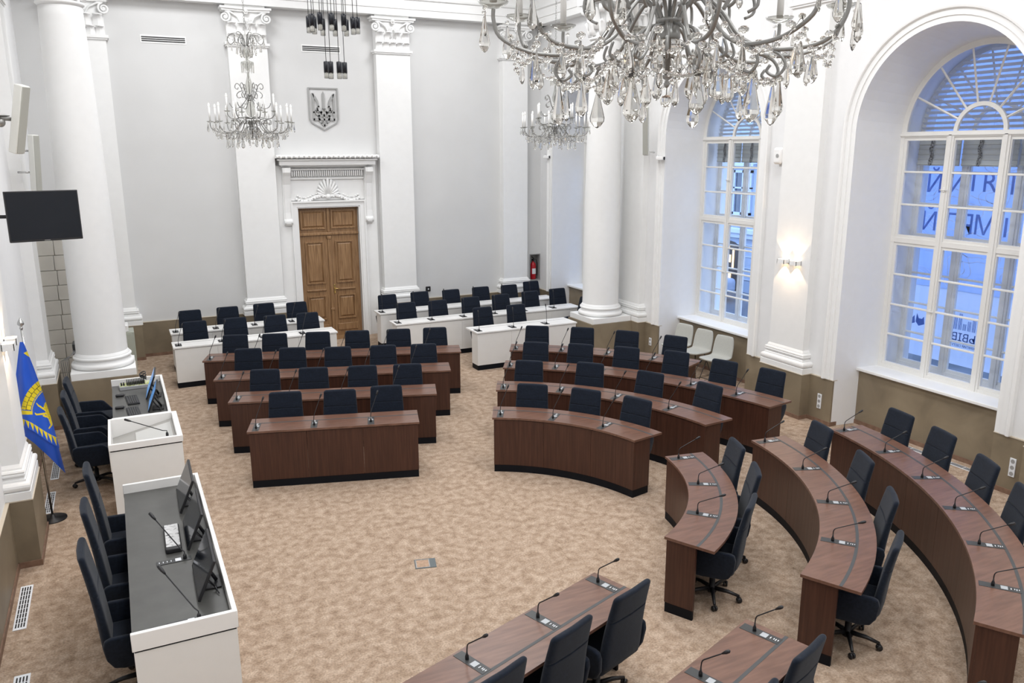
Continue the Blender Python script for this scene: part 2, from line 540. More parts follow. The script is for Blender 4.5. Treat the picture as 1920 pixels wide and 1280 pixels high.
def capital(m, M, hw, dep):
    """Corinthian pilaster capital; local x along the wall, y out of the wall(-y = towards the room), z up, origin at shaft top"""
    def bx(x0, x1, y0, y1, z0, z1): m.box(x0, x1, y0, y1, z0, z1, M)
    bx(-hw - .03, hw + .03, -dep - .03, 0, -.05, -.02); bx(-hw - .05, hw + .05, -dep - .05, 0, -.02, .03)
    bx(-hw + .02, hw - .02, -dep + .02, 0, .03, .62)
    n = 5
    for row, (z0, hgt, out, cnt) in enumerate(((.03, .2, .05, 5), (.16, .30, .08, 4))):
        for k in range(cnt):
            xc = -hw + (k + .5) * 2 * hw / cnt
            w2 = hw / cnt * .98
            P = []
            for j in range(9):
                t = j / 8
                yy = -dep + .01 - (.015 + out * t ** 3)
                zz = z0 + hgt * (t if t < .85 else .85 + (.85 - t) * .6)
                ww = w2 * (1 - .25 * t) * (1 if j < 7 else (.85 if j == 7 else .55))
                P.append((ww, yy, zz))
            for (wa, ya, za), (wb, yb, zb) in zip(P, P[1:]):
                for sg in (-1, 1):
                    m.face([M @ Vector(p) for p in ((xc, ya - .022, za), (xc + sg * wa, ya, za), (xc + sg * wb, yb, zb), (xc, yb - .022, zb))], True)
            m.tube([M @ Vector((xc - w2 * .8, P[-1][1], P[-1][2])), M @ Vector((xc, P[-1][1] - .03, P[-1][2] + .01)), M @ Vector((xc + w2 * .8, P[-1][1], P[-1][2]))], .014, 6)
    for sg in (-1, 1):
        # big corner volute
        pts = []
        cx, cz = sg * (hw + .015), .50
        for j in range(40):
            t = j / 39
            a = pi * .5 - sg * 0 + t * 2 * pi * 1.75
            r = .105 * (1 - .82 * t)
            pts.append(M @ Vector((cx - sg * r * cos(a) * -1 * -1 if False else cx + sg * r * cos(a), -dep - .05 - .02 * t, cz + r * sin(a))))
        stem = [M @ Vector((sg * .06, -dep - .02, .26)), M @ Vector((sg * .10, -dep - .03, .40)), M @ Vector((sg * .17, -dep - .04, .52)), M @ Vector((sg * (hw - .08), -dep - .05, .60))]
        m.tube(stem + pts, [.012, .016, .02, .022] + [.024 - .010 * j / 39 for j in range(40)], 6)
        m.lathe([(0, -.03), (.03, -.02), (.03, .02), (0, .03)], 10, M=M @ Matrix.Translation((cx, -dep - .05, cz)) @ Matrix.Rotation(pi / 2, 4, 'X'))
        # inner small volute
        pts = []
        for j in range(24):
            t = j / 23
            a = pi + t * 2 * pi * 1.2
            r = .045 * (1 - .75 * t)
            pts.append(M @ Vector((sg * (.05 - r * cos(a) * .9 - .0), -dep - .05, .46 + r * sin(a))))
        m.tube([M @ Vector((sg * .03, -dep - .02, .28))] + pts, .011, 6)
    # abacus with concave front
    for z0, z1, e in ((.62, .66, .02), (.66, .70, .05)):
        poly = [(-hw - .06 - e, 0), (-hw - .06 - e, -dep - .08 - e)]
        for j in range(1, 10):
            t = j / 10
            poly.append(((-hw - .06) + t * 2 * (hw + .06), -dep - .08 - e + .07 * sin(pi * t)))
        poly += [(hw + .06 + e, -dep - .08 - e), (hw + .06 + e, 0)]
        m.prism(poly, z0, z1, M)
    for j in range(6):
        a = j * pi / 3
        m.ball(M @ Vector((.035 * cos(a), -dep - .055, .62 + .04 * sin(a))), .026, 8, 6)
    m.ball(M @ Vector((0, -dep - .08, .62)), .024, 8, 6)
ZS, ZCAP = WZ + .01, 6.33
tn = 10
def pilaster(x0, x1, y0, y1, sides, M, hw, dep, cap=True):
    global tn
    m = MB()
    rect_stack(m, x0, x1, y0, y1, ZS, base_prof(.36), sides)
    m.box(x0, x1, y0, y1, ZS + .3, ZCAP)
    # slightly proud edge strips
    if cap: capital(m, M @ Matrix.Translation((0, 0, ZCAP)), hw, dep)
    m.box(x0, x1, y0, y1, ZCAP, 7.1)
    struct(m.build('trim_%d' % tn, WHITE)); tn += 1
for xc, hw in BP:
    pilaster(xc - hw + .03, xc + hw - .03, YB - .2, YB, (1, 1, 1, 0), Matrix.Translation((xc, YB, 0)), hw - .03, .2)
for yc in (.55, 5.05, 9.52, 14.02):
    pilaster(9.60, XW, yc - .37, yc + .37, (.75, 0, 1, 1), Matrix.Translation((XW, yc, 0)) @ Matrix.Rotation(-pi / 2, 4, 'Z'), .37, .13)
for yc in (5.05, 9.57, 14.3):
    pilaster(XL, -1.12, yc - .38, yc + .38, (0, .75, 1, 1), Matrix.Translation((XL, yc, 0)) @ Matrix.Rotation(pi / 2, 4, 'Z'), .38, .14)

# entablature round the room
m = MB()
ep = [(0, 7.08), (.26, 7.08), (.26, 7.22), (.28, 7.225), (.28, 7.40), (.32, 7.42), (.33, 7.46), (.27, 7.47), (.27, 7.9), (.32, 7.93), (.36, 8.0), (.5, 8.06), (.52, 8.2), (.58, 8.26), (.6, 8.35), (0, 8.35)]
def ent(p0, p1, inn):
    m.sweep([(Vector(p0), Vector(inn), Vector((0, 0, 1))), (Vector(p1), Vector(inn), Vector((0, 0, 1)))], ep)
ent((XL, YB, 0), (XW, YB, 0), (0, -1, 0))
ent((XW, YB, 0), (XW, YF, 0), (-1, 0, 0))
ent((XL, YF, 0), (XL, YB, 0), (1, 0, 0))
struct(m.build('trim_30', WHITE))

# free-standing columns
def column(cx, cy, label):
    root = tag(empty('column', (cx, cy, WZ)), label, 'column', 'round columns near the corners of the hall')
    m = MB()
    m.rbox(-.465, .465, -.465, .465, .0, .115, .006, 2)
    m.build('plinth', WHITE, root)
    m = MB()
    P = [(0, .115), (.455, .115)]
    for k in range(9): P.append((.43 + .035 * cos(-pi / 2 + pi * k / 8), .16 + .04 * sin(-pi / 2 + pi * k / 8)))
    P += [(.42, .205), (.405, .215), (.40, .235), (.405, .25), (.415, .255)]
    for k in range(9): P.append((.405 + .025 * cos(-pi / 2 + pi * k / 8), .28 + .025 * sin(-pi / 2 + pi * k / 8)))
    P += [(.405, .31), (.40, .325), (.385, .335), (.378, .36), (0, .36)]
    m.lathe(P, 64)
    m.build('base_moulding', WHITE, root)
    m = MB()
    m.lathe([(.378, .33), (.375, .6), (.372, 1.4), (.365, 2.4), (.352, 3.3), (.335, 4.1), (.318, 4.8), (.30, 5.4), (.292, 5.57), (0, 5.57)], 64)
    m.build('shaft', WHITE, root)
    m = MB()
    P = [(0, 5.55), (.30, 5.55)]
    for k in range(7): P.append((.30 + .03 * cos(-pi / 2 + pi * k / 6), 5.59 + .025 * sin(-pi / 2 + pi * k / 6)))
    P += [(.28, 5.63), (.28, 6.1), (.36, 6.25), (0, 6.25)]
    m.lathe(P, 48)
    for q in range(2):
        z0, hh, nn = ((5.64, .25, 8), (5.75, .38, 8))[q]
        for k in range(nn):
            a = (k + .5 * q) * 2 * pi / nn
            pts = [Vector((cos(a) * r_, sin(a) * r_, z0 + t * hh)) for r_, t in ((.29, 0), (.30, .4), (.33, .75), (.39, .95), (.42, .88))]
            m.tube(pts, [.07, .08, .075, .06, .03], 6)
    for k in range(4):
        a = pi / 4 + k * pi / 2
        m.lathe([(0, -.05), (.09, -.04), (.09, .04), (0, .05)], 16, M=Matrix.Translation((cos(a) * .42, sin(a) * .42, 6.12)) @ Matrix.Rotation(a, 4, 'Z') @ Matrix.Rotation(pi / 2, 4, 'X'))
    m.box(-.42, .42, -.42, .42, 6.22, 6.34)
    m.box(-.36, .36, -.36, .36, 6.34, ZC - WZ)
    m.build('capital', WHITE, root)
column(*CL[0], 'white round column at the left, next to the back left corner')
column(*CL[1], 'white round column at the right, in front of the window wall')

# ------------------------------------------------------------------ door surround
m = MB()
def casing(m, x0, x1, z1, w, y0, y1):
    m.box(x0 - w, x0, y0, y1, 0, z1 + w); m.box(x1, x1 + w, y0, y1, 0, z1 + w); m.box(x0, x1, y0, y1, z1, z1 + w)
casing(m, DX0, DX1, DZ, .03, YB - .05, YB + .02)
casing(m, DX0 - .03, DX1 + .03, DZ + .03, .09, YB - .07, YB + .02)
casing(m, DX0 - .12, DX1 + .12, DZ + .12, .035, YB - .10, YB + .02)
m.box(3.25, 3.515, YB - .05, YB + .02, 0, 3.9); m.box(5.185, 5.45, YB - .05, YB + .02, 0, 3.9)
m.box(3.5, 5.2, YB - .03, YB + .02, 3.15, 3.9)
m.rbox(3.5, 5.2, YB - .075, YB, 3.6, 3.64, .005, 1)
for k in range(34):
    x = 3.58 + k * (5.12 - 3.58) / 33
    m.rbox(x - .015, x + .015, YB - .12, YB, 3.67, 3.79, .01, 2)
m.box(3.5, 5.2, YB - .12, YB, 3.80, 3.83)
m.box(3.34, 5.36, YB - .16, YB, 3.87, 3.93)
m.box(3.30, 5.40, YB - .26, YB, 3.83 + .08, 4.01)
m.box(3.26, 5.44, YB - .30, YB, 4.01, 4.04)
m.box(3.22, 5.48, YB - .34, YB, 4.06, 4.13)
for k in range(60):
    x = 3.25 + k * (5.45 - 3.25) / 59
    m.ball((x, YB - .335, 4.09 + .014 * sin(k * 2.2)), .032, 6, 5)
# consoles
for xc in (3.44, 5.26):
    pr = [(0, 2.62), (-.07, 2.62), (-.10, 2.66), (-.10, 2.72), (-.06, 2.76), (-.05, 2.9), (-.06, 3.2), (-.10, 3.5), (-.17, 3.68), (-.22, 3.76), (-.22, 3.86), (0, 3.86)]
    for x0, x1, e in ((xc - .085, xc + .085, 0), (xc - .055, xc + .055, .015)):
        m.prism([(-y_ + e, z_) for y_, z_ in pr], x0, x1, Matrix(((0, 0, 1, 0), (-1, 0, 0, YB - .03), (0, 1, 0, 0), (0, 0, 0, 1))))
    m.tube([(xc - .09, YB - .10, 2.69), (xc + .09, YB - .10, 2.69)], .05, 12)
struct(m.build('trim_31', WHITE))
# plaster ornament above the door
m = MB()
zc, xc, yy = 3.22, 4.35, YB - .045
for k in range(11):
    a = radians(18 + 144 * k / 10)
    L_ = .23 + .12 * sin(a) ** 2
    pts = [(xc + cos(a) * .04, yy, zc + sin(a) * .04), (xc + cos(a) * L_ * .55, yy - .02, zc + sin(a) * L_ * .6), (xc + cos(a) * L_, yy - .012, zc + sin(a) * L_ * 1.1), (xc + cos(a) * (L_ + .015), yy, zc + sin(a) * L_ * 1.12)]
    m.tube(pts, [.014, .026, .032, .012], 6)
m.ball((xc, yy - .01, zc), .06, 10, 6)
for sg in (-1, 1):
    pts = [(xc + sg * t, yy - .012, 3.20 + .05 * sin(t * 9)) for t in [i * .045 for i in range(1, 17)]]
    m.tube(pts, [.035 - .0015 * i for i in range(16)], 7)
    for k in range(22):
        t = .1 + .029 * k
        m.ball((xc + sg * (t + .012 * sin(k * 5)), yy - .018, 3.215 + .05 * sin(t * 9) + .042 * (-1) ** k), .029 + .008 * sin(k * 3), 6, 5, .8)
struct(m.build('trim_32', WHITE))

# ------------------------------------------------------------------ oak door
dr = struct(empty('door_1', (DX0, YB + .10, 0)))
W = DX1 - DX0
def panel(m, x0, x1, z0, z1, y):
    prof = [(0, 0), (0, -.022), (.022, -.022), (.03, -.008), (.045, -.004)]
    m.box(x0, x1, y, y + .01, z0, z1)
    c = [(x0, z0), (x1, z0), (x1, z1), (x0, z1)]
    for k in range(4):
        a, b = c[k], c[(k + 1) % 4]
    for i0, i1, yy_ in ((0, .026, y - .034), (.026, .042, y - .018)):
        m.box(x0 + i0, x1 - i0, yy_, y, z0 + i0, z0 + i1); m.box(x0 + i0, x1 - i0, yy_, y, z1 - i1, z1 - i0)
        m.box(x0 + i0, x0 + i1, yy_, y, z0 + i1, z1 - i1); m.box(x1 - i1, x1 - i0, yy_, y, z0 + i1, z1 - i1)
    # raised field
    q = .075
    A = [(x0 + .04, y, z0 + .04), (x1 - .04, y, z0 + .04), (x1 - .04, y, z1 - .04), (x0 + .04, y, z1 - .04)]
    B = [(x0 + q, y - .026, z0 + q), (x1 - q, y - .026, z0 + q), (x1 - q, y - .026, z1 - q), (x0 + q, y - .026, z1 - q)]
    for k in range(4): m.face([A[k], A[(k + 1) % 4], B[(k + 1) % 4], B[k]])
    m.face(B)
for s_, (x0, x1) in enumerate(((.0, W / 2), (W / 2, W))):
    m = MB()
    m.box(x0 + .004, x1 - .004, 0, .05, .01, 2.36)
    for z0, z1 in ((.16, .30), (.42, .98), (1.26, 2.22)): panel(m, x0 + .13, x1 - .13, z0, z1, 0) if z0 > .3 else m.rbox(x0 + .1, x1 - .1, -.02, 0, z0 - .02, z1, .01, 1)
    m.rbox(x0 + .12, x1 - .12, -.035, 0, 1.09, 1.13, .012, 2)
    lf = m.build('door_leaf', OAK, dr)
    if s_:
        m = MB()
        m.rbox(x0 + .055, x0 + .095, -.012, 0, 1.0, 1.22, .004, 1)
        m.tube([(x0 + .075, -.01, 1.13), (x0 + .075, -.055, 1.13), (x0 + .19, -.055, 1.125)], .009, 8)
        m.ball((x0 + .075, -.02, 1.04), .012)
        h = m.build('door_handle', BRASS, lf); h['label'] = 'brass lever handle'
m = MB()
m.rbox(W / 2 - .035, W / 2 + .035, -.035, 0, .02, 2.32, .012, 2)
m.rbox(W / 2 - .05, W / 2 + .05, -.05, 0, 2.27, 2.34, .01, 2)
m.rbox(W / 2 - .045, W / 2 + .045, -.045, 0, .62, .68, .01, 2)
m.build('astragal', OAK, dr)
m = MB()
m.rbox(0, W, -.045, .04, 2.36, 2.42, .01, 2)
m.box(0, W, 0, .05, 2.40, DZ)
panel(m, .06, W / 2 - .06, 2.50, 2.92, 0); panel(m, W / 2 + .06, W - .06, 2.50, 2.92, 0)
m.rbox(W / 2 - .03, W / 2 + .03, -.03, 0, 2.42, DZ - .01, .01, 2)
m.build('transom_panel', OAK, dr)
# threshold
m = MB(); m.box(DX0 - .02, DX1 + .02, YB - .25, YB + .2, 0, .02)
struct(m.build('trim_33', OAK))

# ------------------------------------------------------------------ windows
def window(num, cy, banner):
    root = struct(empty('window_%d' % num, (XF, cy, 0)))
    R, Z0, ZS_, ZM = 1.205, .90, 4.42, 2.885
    def frame(xo, thin, parent, glass=True):
        m = MB()
        d = .07
        k = .055 if not thin else .045
        # arch frame
        path = [((xo, 0 + R * cos(pi * j / 32), ZS_ + R * sin(pi * j / 32)), (0, -cos(pi * j / 32), -sin(pi * j / 32)), (1, 0, 0)) for j in range(33)]
        m.sweep(path, [(0, 0), (.085, 0), (.085, .02), (.07, .02), (.07, d), (0, d)])
        m.box(xo - .004, xo + d - .004, -R + .001, R - .001, ZS_ - .05, ZS_ + .03)
        m.box(xo - .02, xo + .01, -R, R, ZS_ - .03, ZS_ - .01)
        r2 = .385
        path = [((xo + .01, (r2) * cos(pi * j / 20), ZS_ + .02 + r2 * sin(pi * j / 20)), (0, -cos(pi * j / 20), -sin(pi * j / 20)), (1, 0, 0)) for j in range(21)]
        m.sweep(path, [(0, 0), (k, 0), (k, .04), (0, .04)])
        for j in range(1, 7):
            a = pi * j / 7
            m.tube([(xo + .03, r2 * cos(a), ZS_ + .02 + r2 * sin(a)), (xo + .03, (R - .06) * cos(a), ZS_ + .02 + (R - .06) * sin(a))], .016, 4, smooth=False)
        # side stiles, bottom, mid rail
        m.box(xo, xo + d, -R, -R + .065, Z0 + .06, ZM - .035); m.box(xo, xo + d, R - .065, R, Z0 + .06, ZM - .035); m.box(xo, xo + d, -R, -R + .065, ZM + .035, ZS_ - .05); m.box(xo, xo + d, R - .065, R, ZM + .035, ZS_ - .05)
        m.box(xo - .003, xo + d - .003, -R + .001, R - .001, Z0 - .001, Z0 + .06); m.box(xo - .003, xo + d - .003, -R + .001, R - .001, ZM - .035, ZM + .035)
        for s in (-1, 1):
            m.box(xo - .02, xo + d, s * .40 - .022, s * .40 + .022, Z0, ZS_ - .02)
            m.box(xo - .008, xo + .01, s * .40 - .055, s * .40 + .055, Z0, ZS_ - .02)
        o = m.build('outer_frame' if thin else 'window_frame', WINW, parent)
        # casements
        g = MB()
        for c0, c1 in ((-R + .065, -.425), (-.375, .375), (.425, R - .065)):
            for z0, z1, n in ((Z0 + .06, ZM - .035, 4), (ZM + .035, ZS_ - .05, 3)):
                c = MB()
                c.box(xo + .0105, xo + .0545, c0 + .045, c1 - .045, z0, z0 + .045); c.box(xo + .0105, xo + .0545, c0 + .045, c1 - .045, z1 - .045, z1)
                c.box(xo + .01, xo + .055, c0, c0 + .045, z0, z1); c.box(xo + .01, xo + .055, c1 - .045, c1, z0, z1)
                for q in range(1, n):
                    z = z0 + .02 + (z1 - z0 - .04) * q / n
                    c.rbox(xo + .005, xo + .05, c0 + .04, c1 - .04, z - .014, z + .014, .006, 2)
                cs = c.build('casement', WINW, parent)
                g2 = MB(); g2.face([(xo + .035, c0, z0), (xo + .035, c1, z0), (xo + .035, c1, z1), (xo + .035, c0, z1)])
                g2.build('pane', PANE, cs)
                if not thin and c0 > -.4 and c0 < 0:
                    h = MB(); h.rbox(xo - .03, xo, c1 + .01, c1 + .04, (z0 + z1) / 2 - .03, (z0 + z1) / 2 + .03, .006, 2)
                    h.tube([(xo - .03, c1 - .03, (z0 + z1) / 2), (xo - .03, c1 + .08, (z0 + z1) / 2)], .008, 6)
                    h.build('window_handle', WINW, cs)
        P = arch_pts(0, R - .05, xo + .035, ZS_ + .0)
        g.face(P)
        g.build('fanlight_pane', PANE, parent)
    frame(0, False, root)
    frame(.40, True, root)
    return root
window(1, BAYS[0], True); window(2, BAYS[1], False); window(3, BAYS[2], False)
NAMES = ['the nearest tall window', 'the middle window', 'the far window']
for k, cy in enumerate(BAYS):
    # venetian blind in the fanlight
    m = MB()
    for j in range(15):
        z = 4.50 + j * .072
        hw_ = math.sqrt(max(.01, 1.1 ** 2 - (z - 4.42) ** 2))
        M = Matrix.Translation((XF + .30, cy, z)) @ Matrix.Rotation(radians(38), 4, 'Y')
        m.box(-.03, .03, -hw_, hw_, -.0012, .0012, M)
    for yo in (-.5, 0, .5): m.tube([(XF + .30, cy + yo, 4.48), (XF + .30, cy + yo, 5.4)], .002, 4)
    b = tag(m.build('venetian_blind', BLIND), 'white slatted venetian blind in the fanlight of ' + NAMES[k], 'blind', 'venetian blinds in the fanlights')
    for q, (c0, c1) in enumerate(((-1.1, -.44), (-.40, .40), (.44, 1.1))):
        m = MB()
        m.rbox(XF + .28, XF + .31, cy + c0, cy + c1, 3.97, 4.36, .004, 1)
        for j in range(5): m.rbox(XF + .268, XF + .29, cy + c0, cy + c1, 3.985 + j * .07, 4.0 + j * .07, .004, 1)
        side = ['near', 'centre', 'far'][q]
        r = tag(m.build('roman_blind', ROMAN), 'raised grey pleated blind in the %s casement of %s' % (side, NAMES[k]), 'blind', 'raised blinds at the casement heads')
        m = MB()
        yb = cy + c0 + (c1 - c0) * .66
        pts = [(XF + .262, yb + .012 * sin(j * 1.3), 3.97 + j * .039) for j in range(11)]
        for a, b in zip(pts, pts[1:]):
            m.face([(a[0], a[1] - .028, a[2]), (a[0], a[1] + .028, a[2]), (b[0], b[1] + .028, b[2]), (b[0], b[1] - .028, b[2])])
        m.build('patterned_ribbon', ramp_mat('black_lace_ribbon', [(.45, (.02, .02, .02)), (.55, (.3, .3, .3))], (1, 1, 1), 60, .8) if 'black_lace_ribbon' not in MATS else MATS['black_lace_ribbon'], r)

# ------------------------------------------------------------------ outside: banner, street, facade
bn = tag(empty('banner', (11.4, 7.3, 0)), 'blue printed banner with white contour lines hung outside the nearest window', 'banner')
m = MB()
m.box(0, .006, -1.5, 1.5, 2.11, 6.2)
m.build('blue_field', BANB, bn)
m = MB(); m.box(0, .006, -1.5, 1.5, .98, 2.11); m.build('white_field', BANW, bn)
def contour(m, cy, cz, r0, n, seed, x=-.006, w_=.010):
    rnd = random.Random(seed)
    for q in range(n):
        r = r0 * (1 - q / (n + .5))
        ph = [rnd.uniform(0, 6.28) for _ in range(3)] if q == 0 else ph
        pts = []
        for j in range(49):
            a = 2 * pi * j / 48
            rr = r * (1 + .22 * sin(2 * a + ph[0]) + .13 * sin(3 * a + ph[1]) + .07 * sin(5 * a + ph[2]))
            pts.append((cy + rr * cos(a), cz + rr * .85 * sin(a)))
        for (a0, b0), (a1, b1) in zip(pts, pts[1:]):
            dx, dy = a1 - a0, b1 - b0
            L_ = hypot(dx, dy) + 1e-9
            nx, ny = -dy / L_ * w_ / 2, dx / L_ * w_ / 2
            q4 = [(a0 + nx, b0 + ny), (a1 + nx, b1 + ny), (a1 - nx, b1 - ny), (a0 - nx, b0 - ny)]
            if all(-1.48 < p[0] < 1.48 and 2.13 < p[1] < 6.1 for p in q4):
                m.face([(x, p[0], p[1]) for p in q4])
m = MB()
for k, (cy, cz, r0, n) in enumerate(((1.25, 3.75, .3, 4), (.7, 3.3, .42, 2), (1.2, 2.95, .3, 4), (.4, 2.75, .3, 2), (.05, 4.0, .3, 3), (-.3, 3.1, .35, 3), (.7, 2.45, .28, 2), (-.2, 2.4, .25, 2), (-.7, 3.7, .4, 3), (.2, 3.55, .22, 2), (-.8, 2.6, .4, 3), (.6, 4.8, .5, 4), (-.4, 5.0, .4, 3), (1.3, 2.3, .16, 3))):
    contour(m, cy, cz, r0, n, k)
m.build('contour_lines', mat('white_print', (.9, .93, 1), .6, emit=None), bn)
def text_mesh(name, body, size, mtx, material, parent):
    cu = bpy.data.curves.new(name, 'FONT')
    cu.body = body; cu.size = size; cu.extrude = .001; cu.align_x = 'CENTER'; cu.resolution_u = 3
    o = bpy.data.objects.new(name, cu); COL.objects.link(o)
    dg = bpy.context.evaluated_depsgraph_get()
    me = bpy.data.meshes.new_from_object(o.evaluated_get(dg))
    bpy.data.objects.remove(o, do_unlink=True)
    me.materials.clear(); me.materials.append(material)
    o = bpy.data.objects.new(name, me); COL.objects.link(o); o.parent = parent
    o.matrix_local = mtx
    return o
# view from inside: text x axis runs towards -Y, up is Z, facing -X
def tm(y, z, flip=False):
    return Matrix.Translation((-.012, y, z)) @ Matrix(((0, 0, -1, 0), (-1 if not flip else 1, 0, 0, 0), (0, 1, 0, 0), (0, 0, 0, 1)))
for y_, z_, s_, f_ in ((1.20, 3.56, '\u0419', 0), (.82, 3.58, '\u0418', 0), (.57, 3.60, 'T', 0), (.32, 3.60, 'R', 0), (-.02, 3.58, 'I', 0), (-.20, 3.58, 'E', 0),
                       (1.22, 2.98, '\u0419', 0), (.86, 2.98, '\u041b', 0), (.60, 2.98, '\u0420', 1), (.32, 2.98, '\u041c', 0), (.0, 2.98, 'I', 0)):
    text_mesh('banner_lettering', s_, .40, tm(y_, z_, f_), BAND, bn)
for y_, z_, s_, sz in ((.36, 1.36, '\u041b\u042c\u0412\u0406\u0412', .17), (.36, 1.27, '\u0412\u0406\u0414\u041a\u0420\u0418\u0422\u0418\u0419 \u0421\u0412\u0406\u0422\u0423', .05)):
    text_mesh('banner_lettering', s_, sz, tm(y_, z_, True), translucent('navy_banner_print', (.10, .18, .42), .6) if 'navy_banner_print' not in MATS else MATS['navy_banner_print'], bn)
m = MB()
for k in range(7):
    h_ = .10 + .05 * ((k * 3) % 4)
    for j in range(3): m.face([(-.012, .10 + k * .075 + j * .02, 1.53), (-.012, .11 + k * .075 + j * .02, 1.53), (-.012, .11 + k * .075 + j * .02, 1.53 + h_), (-.012, .10 + k * .075 + j * .02, 1.53 + h_)])
m.build('banner_emblem', MATS['navy_banner_print'], bn)
for cy_ in (1.35, 1.18): # two blunt cat-like emblem shapes
    m = MB()
    m.face([(-.012, cy_ + .07, 1.66), (-.012, cy_ + .03, 1.58), (-.012, cy_ - .03, 1.58), (-.012, cy_ - .06, 1.62), (-.012, cy_ - .08, 1.50), (-.012, cy_ + .02, 1.46), (-.012, cy_ + .08, 1.52)])
    m.build('banner_emblem', MATS['navy_banner_print'], bn)

ground = MB(); ground.box(11.2, 60, -10, 70, -1.35, -1.25)
tag(ground.build('street', mat('wet_street_paving', (.10, .11, .13), .5, var=.25, vscale=1.2)), None, None, kind='structure')
fb = tag(empty('building', (22, 25, -1.25)), 'old plastered building across the street, behind the middle window', 'building')
m = MB()
m.box(0, 6, -26, 26, 0, 14)
m.build('wall', mat('street_facade_plaster', (.34, .40, .50), .85, var=.12, vscale=.6), fb)
m = MB()
m.rbox(-.25, 0, -26, 26, 2.28, 2.5, .04, 2); m.rbox(-.15, 0, -26, 26, 2.1, 2.28, .03, 2); m.rbox(-.3, 0, -26, 26, 7.6, 7.9, .04, 2)
for z in (.5, .95, 1.4, 1.85): m.box(-.03, 0, -26, 26, z, z + .03)
m.build('cornice', mat('facade_stone', (.48, .53, .62), .8), fb)
GL = mat('street_window_glass', (.05, .07, .1), .15, spec=.6)
for j in range(-7, 8):
    yc = j * 1.75 - .4
    for z0 in (3.0, 8.4):
        m = MB()
        for y0, y1, a, b in ((-.5, -.42, 0, 1.7), (.42, .5, 0, 1.7), (-.5, .5, 0, .1), (-.5, .5, 1.6, 1.7), (-.03, .03, 0, 1.7), (-.5, .5, 1.0, 1.06)):
            m.box(-.08, 0, yc + y0, yc + y1, z0 + a, z0 + b)
        m.box(-.15, 0, yc - .6, yc + .6, z0 - .12, z0)
        m.box(-.18, 0, yc - .65, yc + .65, z0 + 1.85, z0 + 1.93)
        m.prism([(yc - .68, z0 + 1.93), (yc + .68, z0 + 1.93), (yc, z0 + 2.3)], -.18, 0, Matrix(((0, 0, 1, 0), (1, 0, 0, 0), (0, 1, 0, 0), (0, 0, 0, 1))))
        wf = m.build('window_surround', MATS['facade_stone'], fb)
        m = MB(); m.box(-.02, -.01, yc - .45, yc + .45, z0, z0 + 1.65)
        m.build('pane', GL, wf)
# lit shop doorway
m = MB()
P = [(-.7, 0), (.7, 0), (.7, 1.5)] + [(.7 * cos(pi * t / 8), 1.5 + .45 * sin(pi * t / 8)) for t in range(1, 8)] + [(-.7, 1.5)]
m.prism([(a + .15, b) for a, b in P], -.06, -.03, Matrix(((0, 0, 1, 0), (1, 0, 0, 0), (0, 1, 0, 0), (0, 0, 0, 1))))
sd = m.build('shop_door', mat('dark_shop_interior', (.03, .02, .015), .5), fb)
m = MB()
for y0, y1, z0, z1 in ((.40, .70, .95, 1.5), (-.18, -.08, .9, 1.6), (.42, .66, .25, .7), (.0, .25, 1.1, 1.4), (-.05, .2, .35, .65), (.1, .35, 1.62, 1.8)):
    m.box(-.08, -.065, y0, y1, z0, z1)
m.build('lit_shop_window', mat('warm_shop_light', (.9, .6, .3), .5, emit=(1, .62, .25), estr=2.2), sd)
# parked car at the kerb
cr = tag(empty('parked_car', (19.6, 24.9, -1.25)), 'silver car parked at the kerb across the street', 'car')
m = MB(); m.rbox(-.85, .85, -2.0, 2.0, .3, .85, .15, 4); m.rbox(-.72, .72, -1.1, 1.3, .8, 1.35, .2, 4); m.build('body', mat('silver_car_paint', (.5, .55, .65), .3, metal=.4), cr)
m = MB(); m.rbox(-.74, -.70, -1.0, 1.15, .88, 1.22, .02, 2); m.build('side_window', GL, cr)
for y_ in (-1.25, 1.25):
    m = MB(); m.lathe([(0, -.1), (.3, -.1), (.32, 0), (.3, .1), (0, .1)], 20, M=Matrix.Translation((-.8, y_, .32)) @ Matrix.Rotation(pi / 2, 4, 'Y')); m.build('wheel', BLACK, cr)

# ================================================================== EMBLEM, VENTS, SMALL WALL THINGS
em = tag(empty('trident_emblem', (4.365, YB - .032, 5.1)), 'grey shield outline with a grey trident fixed on the wall above the door', 'coat of arms')
XZ = Matrix(((1, 0, 0, 0), (0, 0, 1, 0), (0, 1, 0, 0), (0, 0, 0, 1)))
m = MB()
sh = [(-.325, .44), (.325, .44), (.325, -.22), (.29, -.30), (0, -.46), (-.29, -.30), (-.325, -.22)]
def outline(m, P, w, y0, y1):
    n = len(P)
    A, B = P, []
    cx = sum(p[0] for p in P) / n; cz = sum(p[1] for p in P) / n
    for k in range(n):
        p0, p1, p2 = Vector(P[k - 1]), Vector(P[k]), Vector(P[(k + 1) % n])
        d1 = (p1 - p0).normalized(); d2 = (p2 - p1).normalized()
        n1 = Vector((-d1.y, d1.x)); n2 = Vector((-d2.y, d2.x))
        b = (n1 + n2).normalized(); s = w / max(.3, b.dot(n1))
        q = p1 + b * s
        if (Vector((cx, cz)) - q).length > (Vector((cx, cz)) - p1).length: q = p1 - b * s
        B.append((q.x, q.y))
    for k in range(n):
        j = (k + 1) % n
        m.prism([A[k], A[j], B[j], B[k]], y0, y1, XZ)
outline(m, sh, .028, .004, .02)
m.build('shield_border', GREYM, em)
m = MB()
